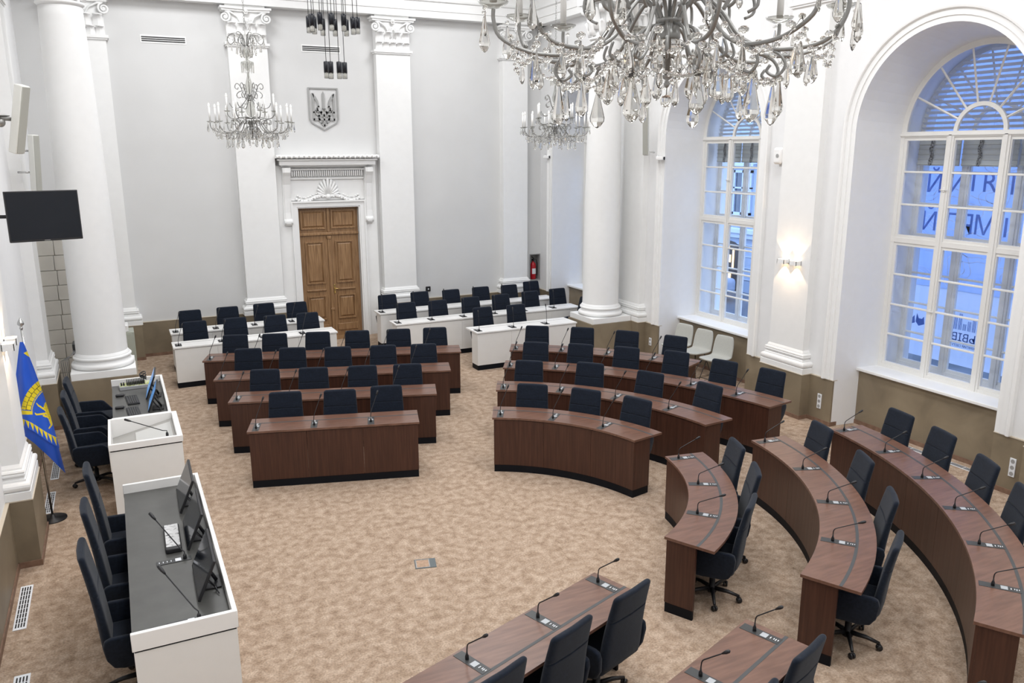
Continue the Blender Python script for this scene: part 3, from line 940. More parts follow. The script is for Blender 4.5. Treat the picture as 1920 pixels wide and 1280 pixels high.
def band(m, pts, w):
    for (a, b), (c, d) in zip(pts, pts[1:]):
        dx, dy = c - a, d - b; L_ = hypot(dx, dy); nx, ny = -dy / L_ * w * .52, dx / L_ * w * .52
        ex, ey = dx / L_ * w * .25, dy / L_ * w * .25
        m.prism([(a + nx - ex, b + ny - ey), (c + nx + ex, d + ny + ey), (c - nx + ex, d - ny + ey), (a - nx - ex, b - ny - ey)], 0, .018, XZ)
# central blade
m.prism([(0, .365), (.022, .31), (.026, .2), (.022, .06), (.03, -.02), (-.03, -.02), (-.022, .06), (-.026, .2), (-.022, .31)], 0, .018, XZ)
for s in (-1, 1):
    band(m, [(s * .225, .31), (s * .225, -.235)], .042)
    m.prism([(s * .246, .33), (s * .16, .25), (s * .115, .16), (s * .095, .03), (s * .13, .03), (s * .15, .14), (s * .205, .22), (s * .215, .24)][::s], 0, .018, XZ)
    band(m, [(s * .105, .05), (s * .145, .01), (s * .13, -.03), (s * .17, -.05), (s * .225, -.08)], .036)
    band(m, [(s * .145, -.02), (s * .105, -.07), (s * .05, -.09), (0, -.13)], .034)
    band(m, [(s * .225, -.225), (s * .11, -.225), (s * .0, -.225)], .042)
    band(m, [(s * .024, -.0), (s * .055, -.06), (s * .11, -.14), (s * .10, -.235), (s * .06, -.30), (0, -.36)], .036)
    band(m, [(s * .11, -.225), (s * .13, -.15), (s * .17, -.10)], .03)
band(m, [(0, -.13), (0, -.36)], .032); band(m, [(-.11, -.15), (.11, -.15)], .028)
m.build('trident', GREYM, em)

def wall_vent(x0, x1, z, label):
    r = tag(empty('wall_vent', ((x0 + x1) / 2, YB, z)), label, 'air vent', 'slot vents high on the back wall')
    hw = (x1 - x0) / 2
    m = MB(); m.box(-hw - .02, hw + .02, -.008, 0, -.075, .075); m.build('frame', WHITE, r)
    for k in (-1, 0, 1):
        m = MB(); m.box(-hw, hw, -.012, -.007, k * .036 - .011, k * .036 + .011); m.build('slot', BLACK, r)
wall_vent(.86, 1.66, 6.36, 'white three-slot air vent high on the back wall near the left corner')
wall_vent(3.98, 4.78, 6.335, 'white three-slot air vent high on the back wall above the trident emblem')
r = tag(empty('wall_vent', (XL, 11.6, 6.4)), 'three-slot air vent high on the left wall', 'air vent')
m = MB(); m.box(0, .008, -.4, .4, -.075, .075); m.build('frame', WHITE, r)
for k in (-1, 0, 1):
    m = MB(); m.box(.007, .012, -.36, .36, k * .036 - .011, k * .036 + .011); m.build('slot', BLACK, r)

# fire extinguisher in its niche
fe = tag(empty('fire_extinguisher', (9.575, YB + .1, .98)), 'red fire extinguisher standing in the wall niche in the far corner', 'fire extinguisher')
m = MB(); m.lathe([(0, 0), (.07, 0), (.075, .02), (.075, .36), (.06, .41), (.025, .44), (.02, .47), (0, .47)], 24); m.build('cylinder', RED, fe)
m = MB(); m.rbox(-.02, .02, -.06, .04, .47, .52, .008, 2); m.tube([(0, -.05, .53), (0, .05, .56)], .01, 6); m.build('valve', BLACK, fe)
m = MB(); m.tube([(0, -.02, .5), (.07, -.05, .5), (.088, -.06, .4), (.086, -.05, .1)], .011, 8); m.build('hose', BLACK, fe)
m = MB(); m.lathe([(.0765, .14), (.0765, .28)], 24, a0=pi * 1.25, a1=pi * 1.75); m.build('instruction_label', CARD, fe)

def outlet(loc, M, n, label):
    r = tag(empty('wall_socket', loc), label, 'wall socket', 'white wall sockets on the plaster dado')
    r.matrix_world = Matrix.Translation(loc) @ M
    m = MB(); m.rbox(-.04, .04, -.012, 0, -.04 * n, .04 * n, .004, 2); m.build('plate', CARD, r)
    for k in range(n):
        m = MB(); m.lathe([(0, -.0125), (.022, -.0125), (.026, -.0135), (.026, -.012)], 16, M=Matrix.Translation((0, 0, (k - (n - 1) / 2) * .08)) @ Matrix(((1, 0, 0, 0), (0, 0, 1, 0), (0, 1, 0, 0), (0, 0, 0, 1)))); m.build('socket', GREYM, r)
RX = Matrix.Rotation(-pi / 2, 4, 'Z')
outlet((XW - T, 8.82, .35), RX, 3, 'white triple socket on the dado just left of the nearest tall window')
outlet((XW - T, 13.34, .36), RX, 2, 'white socket on the dado behind the curved desks, beside the round column')
outlet((XW - T, 5.72, .36), RX, 3, 'white triple socket on the dado right of the nearest tall window')
outlet((9.51, 9.92, .32), RX, 2, 'narrow white socket on the pilaster foot below the lit wall lamp')
bs = MB(); bs.rbox(6.60, 6.72, YB - .035, YB, .90, 1.02, .01, 2); bs.mi = 1; bs.box(6.645, 6.675, YB - .04, YB - .034, .945, .975)
tag(bs.build('wall_switch_box', [BLACK, CARD]), 'small black switch box on the back wall above the white desks', 'switch box')

# wall lamp with two boxes, up and down beams
wl = tag(empty('wall_lamp', (9.60, 9.52, 2.47)), 'double white box wall lamp glowing up and down on the pilaster', 'wall lamp')
WARM = mat('warm_lamp_glass', (1, .8, .55), .5, emit=(1, .72, .42), estr=5)
m = MB(); m.rbox(-.03, 0, -.08, .08, -.02, .02, .004, 1); m.build('wall_bracket', WHITE, wl)
for yo in (.14, -.12):
    xo = -.055
    m = MB()
    for a in ((-.055, -.048, -.075, .075), (.048, .055, -.075, .075), (-.055, .055, -.075, -.068), (-.055, .055, .068, .075)):
        m.box(xo + a[0], xo + a[1], yo + a[2], yo + a[3], -.035, .035)
    bx = m.build('lamp_box', CHROME if False else WHITE, wl)
    m = MB(); m.box(xo - .04, xo + .04, yo - .06, yo + .06, -.02, .02); m.build('light_diffuser', WARM, bx)
    for s in (1, -1):
        l = bpy.data.lights.new('wall_lamp_beam', 'SPOT')
        l.energy = 11; l.color = (1, .70, .42); l.spot_size = radians(84); l.spot_blend = .12; l.shadow_soft_size = .012
        o = bpy.data.objects.new('wall_lamp_beam', l); COL.objects.link(o)
        o.location = (9.60 + xo, 9.52 + yo, 2.47 + s * .035)
        o.rotation_euler = (0 if s < 0 else pi, 0, 0)
wl2 = tag(empty('wall_lamp', (-1.12, 9.32, 2.33)), 'glowing white wall lamp on the left pilaster, at the left edge', 'wall lamp')
m = MB(); m.rbox(0, .03, -.08, .08, -.02, .02, .004, 1); m.build('wall_bracket', WHITE, wl2)
for yo in (.13, -.13):
    m = MB()
    for a in ((-.055, -.048, -.075, .075), (.048, .055, -.075, .075), (-.055, .055, -.075, -.068), (-.055, .055, .068, .075)):
        m.box(.058 + a[0], .058 + a[1], yo + a[2], yo + a[3], -.035, .035)
    bx = m.build('lamp_box', WHITE, wl2)
    m = MB(); m.box(.018, .098, yo - .06, yo + .06, -.02, .02); m.build('light_diffuser', WARM, bx)
    for s in (1, -1):
        l = bpy.data.lights.new('wall_lamp_beam', 'SPOT')
        l.energy = 9; l.color = (1, .74, .50); l.spot_size = radians(84); l.spot_blend = .12; l.shadow_soft_size = .012
        o = bpy.data.objects.new('wall_lamp_beam', l); COL.objects.link(o)
        o.location = (-1.12 + .058, 9.32 + yo, 2.33 + s * .035)
        o.rotation_euler = (0 if s < 0 else pi, 0, 0)
# white round device and brackets
dv = tag(empty('wall_detector', (XW - .12, 9.98, 4.11)), 'white oval wall unit beside the pilaster above the lit lamp', 'detector')
m = MB(); m.rbox(-.05, .05, -.09, .09, -.13, .13, .045, 5); m.build('housing', WHITE, dv)
m = MB(); m.tube([(-.052, -.02, 0), (-.056, -.02, 0)], .03, 16); m.build('lens', GREYM, dv)
m = MB(); m.rbox(.04, .12, -.03, .03, -.17, -.11, .01, 2); m.build('bracket', WHITE, dv)

# column speakers
def col_speaker(loc, rz, tilt, label, h=.9, dark=True):
    r = tag(empty('column_speaker', loc, rz), label, 'loudspeaker', 'slim column speakers on the side walls')
    M = Matrix.Rotation(tilt, 4, 'X')
    m = MB(); m.rbox(-.055, .055, -.05, .05, -h / 2, h / 2, .012, 2, M); m.build('cabinet', mat('speaker_white_paint', (.72, .72, .68), .5), r)
    m = MB(); m.rbox(-.05, .05, -.058, -.048, -h / 2 + .01, h / 2 - .01, .003, 1, M); m.build('grille', SPKG, r)
    return r
s = col_speaker((-.765, 10.0, 4.53), radians(52), radians(15), 'grey column speaker tilted on a bracket at the left wall above the television', .70)
m = MB(); m.tube([(-.30, .36, .04), (0, .04, .0)], .022, 8); m.ball((-.10, .14, -.03), .05); m.rbox(-.16, -.02, .08, .16, .03, .05, .01, 2); m.build('wall_bracket', DMETAL, s)
s = col_speaker((-.93, 13.7, 4.02), radians(50), radians(5), 'white column speaker on the left wall behind the television', .85)
m = MB(); m.tube([(-.12, .2, .2), (0, .05, .2)], .015, 6); m.tube([(-.12, .2, -.1), (0, .05, -.1)], .015, 6); m.build('wall_bracket', CHROME, s)
s = col_speaker((9.38, 13.30, 4.56), radians(-48), radians(9), 'slim column speaker tilted out from the pilaster beside the round column', .9)
m = MB(); m.tube([(.12, .26, -.40), (0, .06, -.36)], .02, 8); m.rbox(-.04, .06, .06, .16, -.46, -.36, .01, 2); m.build('wall_bracket', WHITE, s)
# small wall cameras
for loc, lb in (((XW - .12, 13.15, 4.05), 'small white camera on the wall under the slim speaker'), ((XW - .12, 17.75, 4.05), 'small white camera high on the wall near the far corner')):
    r = tag(empty('security_camera', loc, radians(35)), lb, 'camera', 'white wall cameras')
    m = MB(); m.rbox(-.05, .05, -.09, .06, -.035, .035, .015, 3); m.build('body', WHITE, r)
    m = MB(); m.lathe([(0, 0), (.028, 0), (.03, .02), (0, .02)], 16, M=Matrix.Translation((0, -.09, 0)) @ Matrix.Rotation(pi / 2, 4, 'X')); m.build('lens', BLACK, r)
    m = MB(); m.tube([(0, .03, .02), (.07, .06, .05)], .015, 8); m.build('bracket', WHITE, r)

# television on the left
tvp = [Vector((-1.05, 10.5, 3.22)), Vector((-.336, 10.67, 3.226)), Vector((-.336, 10.67, 3.787)), Vector((-1.05, 10.5, 3.78))]
ux = (tvp[1] - tvp[0]).normalized(); nn = Vector((ux.y, -ux.x, 0)); W_ = (tvp[1] - tvp[0]).length
tv = tag(empty('television', tvp[0]), 'wall-mounted black flat screen television, switched off, at the left wall', 'television')
TM = Matrix(((ux.x, -nn.x, 0, 0), (ux.y, -nn.y, 0, 0), (0, 0, 1, 0), (0, 0, 0, 1)))
m = MB(); m.rbox(0, W_, 0, .05, 0, .56, .006, 2, TM); m.build('housing', BLACK, tv)
m = MB(); m.box(.012, W_ - .012, -.002, 0, .022, .548, TM); m.build('screen', SCREEN, tv)
m = MB(); m.box(W_ / 2 - .03, W_ / 2 + .03, -.003, 0, .008, .013, TM); m.build('brand_strip', CHROME, tv)
m = MB(); m.rbox(.05, .2, .05, .12, .15, .4, .01, 2, TM); m.tube([TM @ Vector((.1, .1, .28)), TM @ Vector((-.2, .3, .28))], .02, 8); m.build('wall_bracket', BLACK, tv)

# tiled stove, cabinet with printer, network box, behind the left column
st = tag(empty('tiled_stove', (-.98, 16.6, 0)), 'tall white tiled stove block behind the round column at the left', 'stove')
m = MB(); m.box(-.28, .26, -.55, .55, 0, 3.25); m.build('core', mat('grout_grey', (.35, .33, .30), .8), st)
m = MB()
for k in range(12):
    z0 = .10 + k * .262
    off = (k % 2) * .13
    for x0 in (-.28, -.28 + .13 + off, .11):
        pass
    xs = [-.28, -.10 + off * .8, .26] if k % 2 else [-.28, -.02, .26]
    for a, b in zip(xs, xs[1:]): m.rbox(a + .004, b - .004, -.565, -.54, z0 + .004, z0 + .258, .006, 1)
    for a, b in ((-.55, -.2), (-.2, .18), (.18, .55)): m.rbox(.25, .272, a + .004, b - .004, z0 + .004, z0 + .258, .006, 1)
m.build('glazed_tiles', mat('cream_glazed_tile', (.70, .67, .60), .3, var=.06, vscale=3), st)
cb = tag(empty('cabinet', (-.20, 17.55, 0)), 'grey-green metal cabinet behind the left round column', 'cabinet')
m = MB(); m.rbox(-.28, .34, -.25, .25, .03, .74, .008, 2); m.build('body', mat('grey_green_metal', (.40, .42, .36), .5), cb)
d_ = MB(); d_.rbox(-.26, .30, -.262, -.25, .06, .71, .004, 1); d_ = d_.build('door', MATS['grey_green_metal'], cb)
m = MB(); m.ball((.24, -.27, .35), .014); m.build('lock', CHROME, d_)
pr = tag(empty('printer', (-.17, 17.5, .74)), 'small white printer on the cabinet behind the left column', 'printer')
m = MB(); m.rbox(-.2, .22, -.17, .17, 0, .14, .02, 3); m.build('body', WHITE, pr)
m = MB(); m.rbox(-.14, .16, -.185, -.1, .085, .15, .01, 2); m.build('paper_slot', BLACK, pr)
nb = tag(empty('equipment_rack', (-.72, 15.25, 0)), 'dark equipment rack with loose cables behind the left column', 'equipment rack')
m = MB(); m.rbox(-.12, .2, -.12, .2, .0, 1.05, .01, 2); m.build('housing', DARKG, nb)
m = MB()
for k in range(4): m.tube([(-.1 + .03 * k, -.13, .95), (-.22 - .03 * k, -.2, .8), (-.2 - .03 * k, -.2, .4), (-.08, -.14, .2 + .05 * k)], .005, 6)
m.build('cables', mat('grey_cable', (.3, .3, .3), .6), nb)

# ================================================================== FURNITURE HELPERS
def swivel_chair(top):
    r = empty('swivel_chair')
    m = MB()   # tall curved back, front towards -Y
    def backline(t):
        return .195 + .115 * t ** .8 - .02 * sin(pi * t), .40 + (top - .40) * t
    rings = []
    HB = top - .40
    TS = .68 if top < 1.2 else .62
    ts = sorted([k_ * .05 for k_ in range(19) if abs(k_ * .05 - TS) > .03] + [TS + q_ * .0065 for q_ in (-3, -2, -1, 0, 1, 2, 3)]) + [1 - v_ / HB for v_ in (.034, .028, .020, .013, .007, .003, .0008, 0)]
    for t in ts:
        yc, z = backline(t)
        dz = (1 - t) * HB
        def rnd_(R_): return 0 if dz >= R_ else R_ - math.sqrt(max(0, R_ * R_ - (R_ - dz) ** 2))
        f = min(1, .55 + t * 8)
        hw = (.243 - .030 * t) * (.96 + .04 * min(1, t * 6)) - rnd_(.034)
        th_ = .037 * (1.12 - .35 * t) * f - rnd_(.024) - .010 * math.exp(-((t - TS) / .007) ** 2)
        ring = []
        for q in range(28):
            a_ = 2 * pi * q / 28
            cx_, sx_ = cos(a_), sin(a_)
            px_ = hw * (abs(cx_) ** .22) * (1 if cx_ >= 0 else -1)
            py_ = th_ * (abs(sx_) ** .75) * (1 if sx_ >= 0 else -1)
            ring.append(m.bm.verts.new((px_, yc + py_ - .018 * (1 - (px_ / .25) ** 2) * -1, z)))
        rings.append(ring)
    for A_, B_ in zip(rings, rings[1:]):
        for q in range(28):
            f_ = m.bm.faces.new([A_[q], A_[(q + 1) % 28], B_[(q + 1) % 28], B_[q]]); f_.smooth = True
    m.bm.faces.new(rings[0][::-1]); f_ = m.bm.faces.new(rings[-1]); f_.smooth = True
    b = m.build('backrest', NAVY, r)
    m = MB()
    yc, z = backline(TS)
    for sg in (-1,):
        m.tube([(x_, yc + .018 * (1 - (x_ / .25) ** 2) + sg * .024, z) for x_ in (-.18, -.09, 0, .09, .18)], .003, 6)
    m.build('seam', NAVYP, b)
    m = MB(); m.rbox(-.25, .25, -.25, .23, .37, .475, .04, 4); m.build('seat', NAVY, r)
    for s in (-1, 1):
        m = MB()
        P = [(-.27, .40), (-.25, .45), (-.12, .605), (-.08, .62), (.19, .63), (.235, .615), (.25, .56), (.235, .44), (.19, .36), (.12, .338), (-.16, .335), (-.24, .355)]
        b2 = bmesh.new()
        A = [b2.verts.new((s * .245, y, z)) for y, z in P]
        B = [b2.verts.new((s * (.268 + .047 * max(0, (z - .33) / .33)), y, z)) for y, z in P]
        C_ = [a for a in A]
        for v, (y, z) in zip(A, P): v.co.x = s * (.222 + .045 * max(0, (z - .33) / .33))
        b2.faces.new(A); b2.faces.new(B[::-1])
        for k in range(len(P)): b2.faces.new([A[k], B[k], B[(k + 1) % len(P)], A[(k + 1) % len(P)]])
        bmesh.ops.recalc_face_normals(b2, faces=b2.faces[:])
        bmesh.ops.bevel(b2, geom=[e for e in b2.edges], offset=.015, segments=3, profile=.5, affect='EDGES', clamp_overlap=True)
        for f in b2.faces: f.smooth = True
        me = bpy.data.meshes.new('t'); b2.to_mesh(me); b2.free(); m.bm.from_mesh(me); bpy.data.meshes.remove(me)
        m.build('armrest', NAVY, r)
    m = MB()
    m.rbox(-.09, .09, -.1, .1, .335, .375, .01, 1)
    m.lathe([(0, .34), (.016, .34), (.016, .22), (.028, .22), (.028, .09), (.045, .085), (.045, .06), (0, .06)], 16)
    m.build('gas_column', BLACK, r)
    m = MB()
    for k in range(5):
        a = 2 * pi * k / 5 + .3
        m.tube([(0.03 * cos(a), .03 * sin(a), .095), (.15 * cos(a), .15 * sin(a), .09), (.262 * cos(a), .262 * sin(a), .066)], [.022, .018, .013], 6)
    m.build('star_base', BLACK, r)
    for k in range(5):
        a = 2 * pi * k / 5 + .3
        m = MB()
        for s in (-1, 1):
            M = Matrix.Translation((.262 * cos(a) - s * .013 * sin(a + .5), .262 * sin(a) + s * .013 * cos(a + .5), .028)) @ Matrix.Rotation(a + .5, 4, 'Z') @ Matrix.Rotation(pi / 2, 4, 'X')
            m.lathe([(0, -.009), (.024, -.009), (.027, 0), (.024, .009), (0, .009)], 14, M=M)
        m.tube([(.262 * cos(a), .262 * sin(a), .03), (.262 * cos(a), .262 * sin(a), .065)], .008, 6)
        m.build('castor', BLACK, r)
    return r
CHAIR = {False: swivel_chair(1.06), True: swivel_chair(1.28)}
register(None)
chair_used = {}
chair_used = {False: False, True: False}
def place_chair(x, y, n, label, group, jit=0., high=False):
    """x,y = where the top of the back stands, n = unit vector pointing from desk to chair back"""
    L_ = hypot(*n); n = (n[0] / L_, n[1] / L_)
    o = CHAIR[high] if not chair_used[high] else copy_tree(CHAIR[high])
    chair_used[high] = True
    o.location = (x - n[0] * .31, y - n[1] * .31, 0)
    o.rotation_euler = (0, 0, atan2(-n[0], n[1]) + jit)
    tag(o, label, 'chair', group)

def microphone(white, pose):
    r = empty('conference_microphone')
    m = MB()
    if white: m.rbox(-.055, .055, -.04, .17, 0, .008, .003, 1)
    else: m.rbox(-.042, .042, -.10, .20, 0, .003, .001, 1)
    m.build('unit_panel', BLACK if white else PANEL, r)
    m = MB(); m.box(-.025, .03, .055, .105, .0085 if white else .0035, .011 if white else .006)
    if not white or white: m.build('card_slot', SLOTC if not white else GREYM, r)
    m = MB()
    z0 = .008 if white else .003
    for k, y in enumerate((.125, .150, .165, .182) if not white else (.12, .135)): m.box(-.012, .012 - .006 * (k % 2), y, y + .006, z0, z0 + .0015)
    m.build('button', CARD, r)
    m = MB(); m.lathe([(0, z0), (.014, z0), (.013, .03), (.007, .045), (.006, .06), (0, .06)], 12)
    N_ = {'bent': [(0, 0, .05), (0, 0, .09), (0, .010, .118), (0, .045, .140), (0, .20, .215)],
          'mid': [(0, 0, .05), (0, .002, .09), (0, .012, .125), (-.004, .05, .158), (-.012, .145, .235)],
          'lean': [(0, 0, .05), (.002, .002, .10), (.012, .014, .15), (.04, .045, .22), (.085, .09, .335)],
          'tall': [(0, 0, .05), (.001, .002, .12), (.003, .012, .20), (.006, .03, .27), (.010, .055, .345)]}[pose]
    pp_ = smooth_path(N_, 4)
    m.tube(pp_, .0046, 8)
    nk = m.build('gooseneck', BLACK, r)
    e_ = Vector(N_[-1]); d_ = (pp_[-1] - pp_[-2]).normalized()
    m = MB(); m.tube([e_ - d_ * .004, e_ + d_ * .018, e_ + d_ * .03, e_ + d_ * .055, e_ + d_ * .064], [.006, .010, .013, .012, .005], 10)
    m.build('microphone_head', BLACK, nk)
    return r
MICS = {k_: microphone(*k_) for k_ in ((False, 'lean'), (False, 'bent'), (False, 'mid'), (True, 'lean'), (True, 'tall'))}
register(None)
mic_used = {}
def place_mic(x, y, z, n, white, pose, label, group):
    key = (white, pose)
    o = MICS[key] if not mic_used.get(key) else copy_tree(MICS[key])
    mic_used[key] = True
    o.location = (x, y, z); o.rotation_euler = (0, 0, atan2(-n[0], n[1]))
    tag(o, label, 'microphone', group)

DT = .765
class Line:
    def __init__(s, a, d, L):
        l = hypot(*d); s.a = a; s.d = (d[0] / l, d[1] / l); s.L = L; s.side = 1
    def at(s, t, off):
        n = s.n(t); return (s.a[0] + s.d[0] * t + n[0] * off, s.a[1] + s.d[1] * t + n[1] * off)
    def n(s, t): return (-s.d[1] * s.side, s.d[0] * s.side)
    steps = 1
class Arc:
    def __init__(s, c, r, a0, a1):
        s.c, s.r, s.a0, s.a1 = c, r, a0, a1; s.L = abs(a1 - a0) * r
        s.steps = 28
    def ang(s, t): return s.a0 + (s.a1 - s.a0) * t / s.L
    def at(s, t, off):
        a = s.ang(t); return (s.c[0] + cos(a) * (s.r + off), s.c[1] + sin(a) * (s.r + off))
    def n(s, t): a = s.ang(t); return (cos(a), sin(a))
def strip(m, P, t0, t1, o0, o1, z0, z1, org, k=None):
    k = k or max(1, int(P.steps * (t1 - t0) / P.L + .5))
    R = []
    for j in range(k + 1):
        t = t0 + (t1 - t0) * j / k
        a, b = P.at(t, o0), P.at(t, o1)
        R.append([m.bm.verts.new((p[0] - org[0], p[1] - org[1], z)) for p, z in ((a, z0), (b, z0), (b, z1), (a, z1))])
    for A, B in zip(R, R[1:]):
        for j in range(4):
            f = m.bm.faces.new([A[j], A[(j + 1) % 4], B[(j + 1) % 4], B[j]]); f.material_index = m.mi
    m.bm.faces.new(R[0][::-1]); m.bm.faces.new(R[-1])
def desk(name, P, depth, label, group, white=False, panels=3, inlay=True, body=.30):
    org = P.at(P.L / 2, depth / 2)
    r = tag(empty(name, (org[0], org[1], 0)), label, 'desk', group)
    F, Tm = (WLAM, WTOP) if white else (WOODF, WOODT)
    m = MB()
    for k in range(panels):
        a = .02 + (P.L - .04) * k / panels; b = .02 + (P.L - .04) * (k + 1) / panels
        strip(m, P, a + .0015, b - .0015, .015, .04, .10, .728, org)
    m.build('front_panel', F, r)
    for a, b in ((.02, .05), (P.L - .05, P.L - .02)):
        m = MB(); strip(m, P, a, b, .0405, body, .10, .728, org, 1); m.build('end_panel', F, r)
    m = MB(); strip(m, P, .024, P.L - .024, .02, .045, 0, .0995, org)
    strip(m, P, .024, .05, .0455, body - .004, 0, .0995, org, 1); strip(m, P, P.L - .05, P.L - .024, .0455, body - .004, 0, .0995, org, 1)
    strip(m, P, .03, P.L - .03, .022, .05, .7285, .738, org)
    m.build('kick_plate', KICK, r)
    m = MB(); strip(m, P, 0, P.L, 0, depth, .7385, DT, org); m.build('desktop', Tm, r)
    if inlay:
        m = MB()
        i0, i1 = (.31, .337) if not white else (depth * .72, depth * .72 + .008)
        strip(m, P, 0.001, P.L - .001, i0, i1, DT + .0001, DT + .0012, org); m.build('inlay_strip', DARKG, r)
    return r
def th(c, p): return atan2(p[1] - c[1], p[0] - c[0])
A = {}
def line_block(a, d, L, side=1):
    P = Line(a, d, L); P.side = side; return P
DL = (.957, -.289)
GW = 'navy swivel chairs at the dark wooden desks'
GWh = 'navy swivel chairs at the white desks'
GM = 'gooseneck microphones on the wooden desks'
GMW = 'gooseneck microphones on the white desks'
ROWN = ['front', 'second', 'third', 'rear']
# --- left block of four straight rows
lrows = [((1.23, 10.13), (2.08, -.60), 2.165, 3, [(534, 735), (636, 731), (731, 723)]),
         ((1.18, 11.52), (2.78, -.91), 2.93, 4, [(494, 695), (587, 690), (679, 686), (765, 683)]),
         ((1.13, 12.82), (3.50, -1.10), 3.67, 5, [(460, 654), (547, 652), (633, 650.5), (717, 647.5), (793, 645)]),
         ((1.10, 14.14), (4.16, -1.35), 4.37, 6, [(434, 630), (515, 626), (594.6, 622.5), (669, 620), (747, 617), (820.5, 614)])]
def px_floor(u, v, z):
    d = _f * FPX + _r2 * (u - 960) - _u2 * (v - 640)
    t = (z - CAMH) / d.z
    return d.x * t, d.y * t
CT = 1.055
ENDS = ['left end', 'right end']
def seat_row(P, n, pix, white, rowname, chairs=None, mics=None, mt=.10, zt=DT, frm='left', z=CT, clamp=True, pose='lean'):
    for k in range(n):
        pitch = P.L / n
        if mics is None or k in mics:
            t = mt + k * pitch
            x, y = P.at(t, .12)
            place_mic(x, y, zt, P.n(t), white, pose, 'gooseneck microphone, %s from %s, on the %s' % (ORD[k], frm, rowname), GMW if white else GM)
    for k, (u, v) in enumerate(pix):
        x, y = px_floor(u, v, z)
        # nearest parameter on the desk
        best = min((hypot(P.at(P.L * j / 60, .6)[0] - x, P.at(P.L * j / 60, .6)[1] - y), j) for j in range(61))[1]
        t = P.L * best / 60
        nn_ = P.n(t)
        if clamp and not (.41 < t < P.L - .41):
            tn_ = min(max(t, .41), P.L - .41)
            e0, e1 = P.at(t, .6), P.at(tn_, .6)
            x += e1[0] - e0[0]; y += e1[1] - e0[1]
            t = tn_; nn_ = P.n(t)
        # keep a sane distance behind the desk edge
        bx, by = P.at(t, 0)
        dist = (x - bx) * nn_[0] + (y - by) * nn_[1]
        want = min(max(dist, DEP + .15), DEP + .42)
        if not clamp and k == n - 1: want = DEP + .42
        x += nn_[0] * (want - dist); y += nn_[1] * (want - dist)
        place_chair(x, y, nn_, 'navy swivel chair, %s from %s, behind the %s' % (ORD[k], frm, rowname), GWh if white else GW, random.uniform(-.03, .03))
DEP = .50
for k, (a, d, L, n, pix) in enumerate(lrows):
    P = line_block(a, d, L)
    nm = '%s straight wooden desk left of aisle' % ROWN[k]
    desk('conference_desk', P, .52, 'dark walnut veneer ' + nm, 'straight wooden desks left of the aisle', panels=n)
    seat_row(P, n, pix, False, nm)
# --- right block of curved rows facing the camera
DEP = .48
c = (3.23, 7.27); PA1 = Arc(c, 2.23, th(c, (4.23, 9.26)), th(c, (5.42, 7.7)))
c = (3.29, 7.48); PA2 = Arc(c, 3.29, th(c, (4.81, 10.39)), th(c, (6.58, 7.78)))
c = (2.84, 7.15); PA3 = Arc(c, 5.06, th(c, (5.45, 11.49)), th(c, (7.82, 7.97)))
c = (3.41, 7.91); PA4 = Arc(c, 5.3, th(c, (6.07, 12.52)), th(c, (8.19, 10.19)))
arows = [(PA1, 3, [(990.6, 723), (1099, 730), (1203, 748.5)]),
         (PA2, 4, [(986.5, 678), (1108, 680.5), (1220, 697.5), (1331, 720)]),
         (PA3, 6, [(998.5, 641.5), (1088.6, 645), (1176.5, 651), (1269, 659), (1360, 676), (1449.5, 693.5)]),
         (PA4, 4, [(1003, 611), (1092.5, 614), (1176, 620.5), (1267, 630)])]
for k, (P, n, pix) in enumerate(arows):
    nm = '%s curved wooden desk before round column' % ROWN[k]
    desk('curved_conference_desk', P, .485, 'dark walnut veneer ' + nm, 'curved wooden desks in front of the column', panels=n)
    seat_row(P, n, pix, False, nm)
# --- near right curved rows
c = (3.22, 7.5); PB1 = Arc(c, 2.25, th(c, (5.44, 7.11)), th(c, (4.23, 5.48)))
c = (3.32, 7.48); PB2 = Arc(c, 3.40, th(c, (6.68, 7.08)), th(c, (4.84, 4.42)))
c = (3.08, 7.54); PB3 = Arc(c, 4.83, th(c, (7.88, 6.94)), th(c, (5.47, 3.35)))
brows = [(PB1, 3, [(1380, 828), (1418, 878), (1408, 938)]),
         (PB2, 4, [(1541, 797), (1622, 855), (1668, 925), (1684, 1010)]),
         (PB3, 6, [(1678, 767), (1771, 809), (1853, 862), (1925, 918)])]
for k, (P, n, pix) in enumerate(brows):
    nm = '%s curved wooden desk at far right' % ['inner', 'middle', 'outer'][k]
    desk('curved_conference_desk', P, .485, 'dark walnut veneer ' + nm, 'curved wooden desks at the right of the hall', panels=n)
    seat_row(P, n, pix, False, nm, frm='far end', pose='bent')
# --- bottom rows, their backs to the camera
def ext(p, q, L):
    d = hypot(q[0] - p[0], q[1] - p[1]); return ((p[0] + (q[0] - p[0]) * L / d), (p[1] + (q[1] - p[1]) * L / d))
crows = [((3.31, 5.22), (1.43, 4.56), 2.17, 3, [(1193, 1098), (1064, 1170), (935, 1255)], 'front'),
         ((3.97, 4.12), (3.0, 3.78), 2.93, 4, [(1522, 1200), (1425, 1300)], 'second'),
         ((4.47, 2.94), (3.47, 2.60), 3.67, 5, [], 'third')]
for k, (a, b, L, n, pix, nmk) in enumerate(crows):
    P = Line(a, (b[0] - a[0], b[1] - a[1]), L); P.side = 1
    nm = '%s straight wooden desk at bottom edge' % nmk
    desk('conference_desk', P, .52, 'dark walnut veneer ' + nm, 'straight wooden desks nearest the camera', panels=n)
    DEP = .52
    seat_row(P, n, pix, False, nm, mics=range(3), frm='right end', pose='mid')
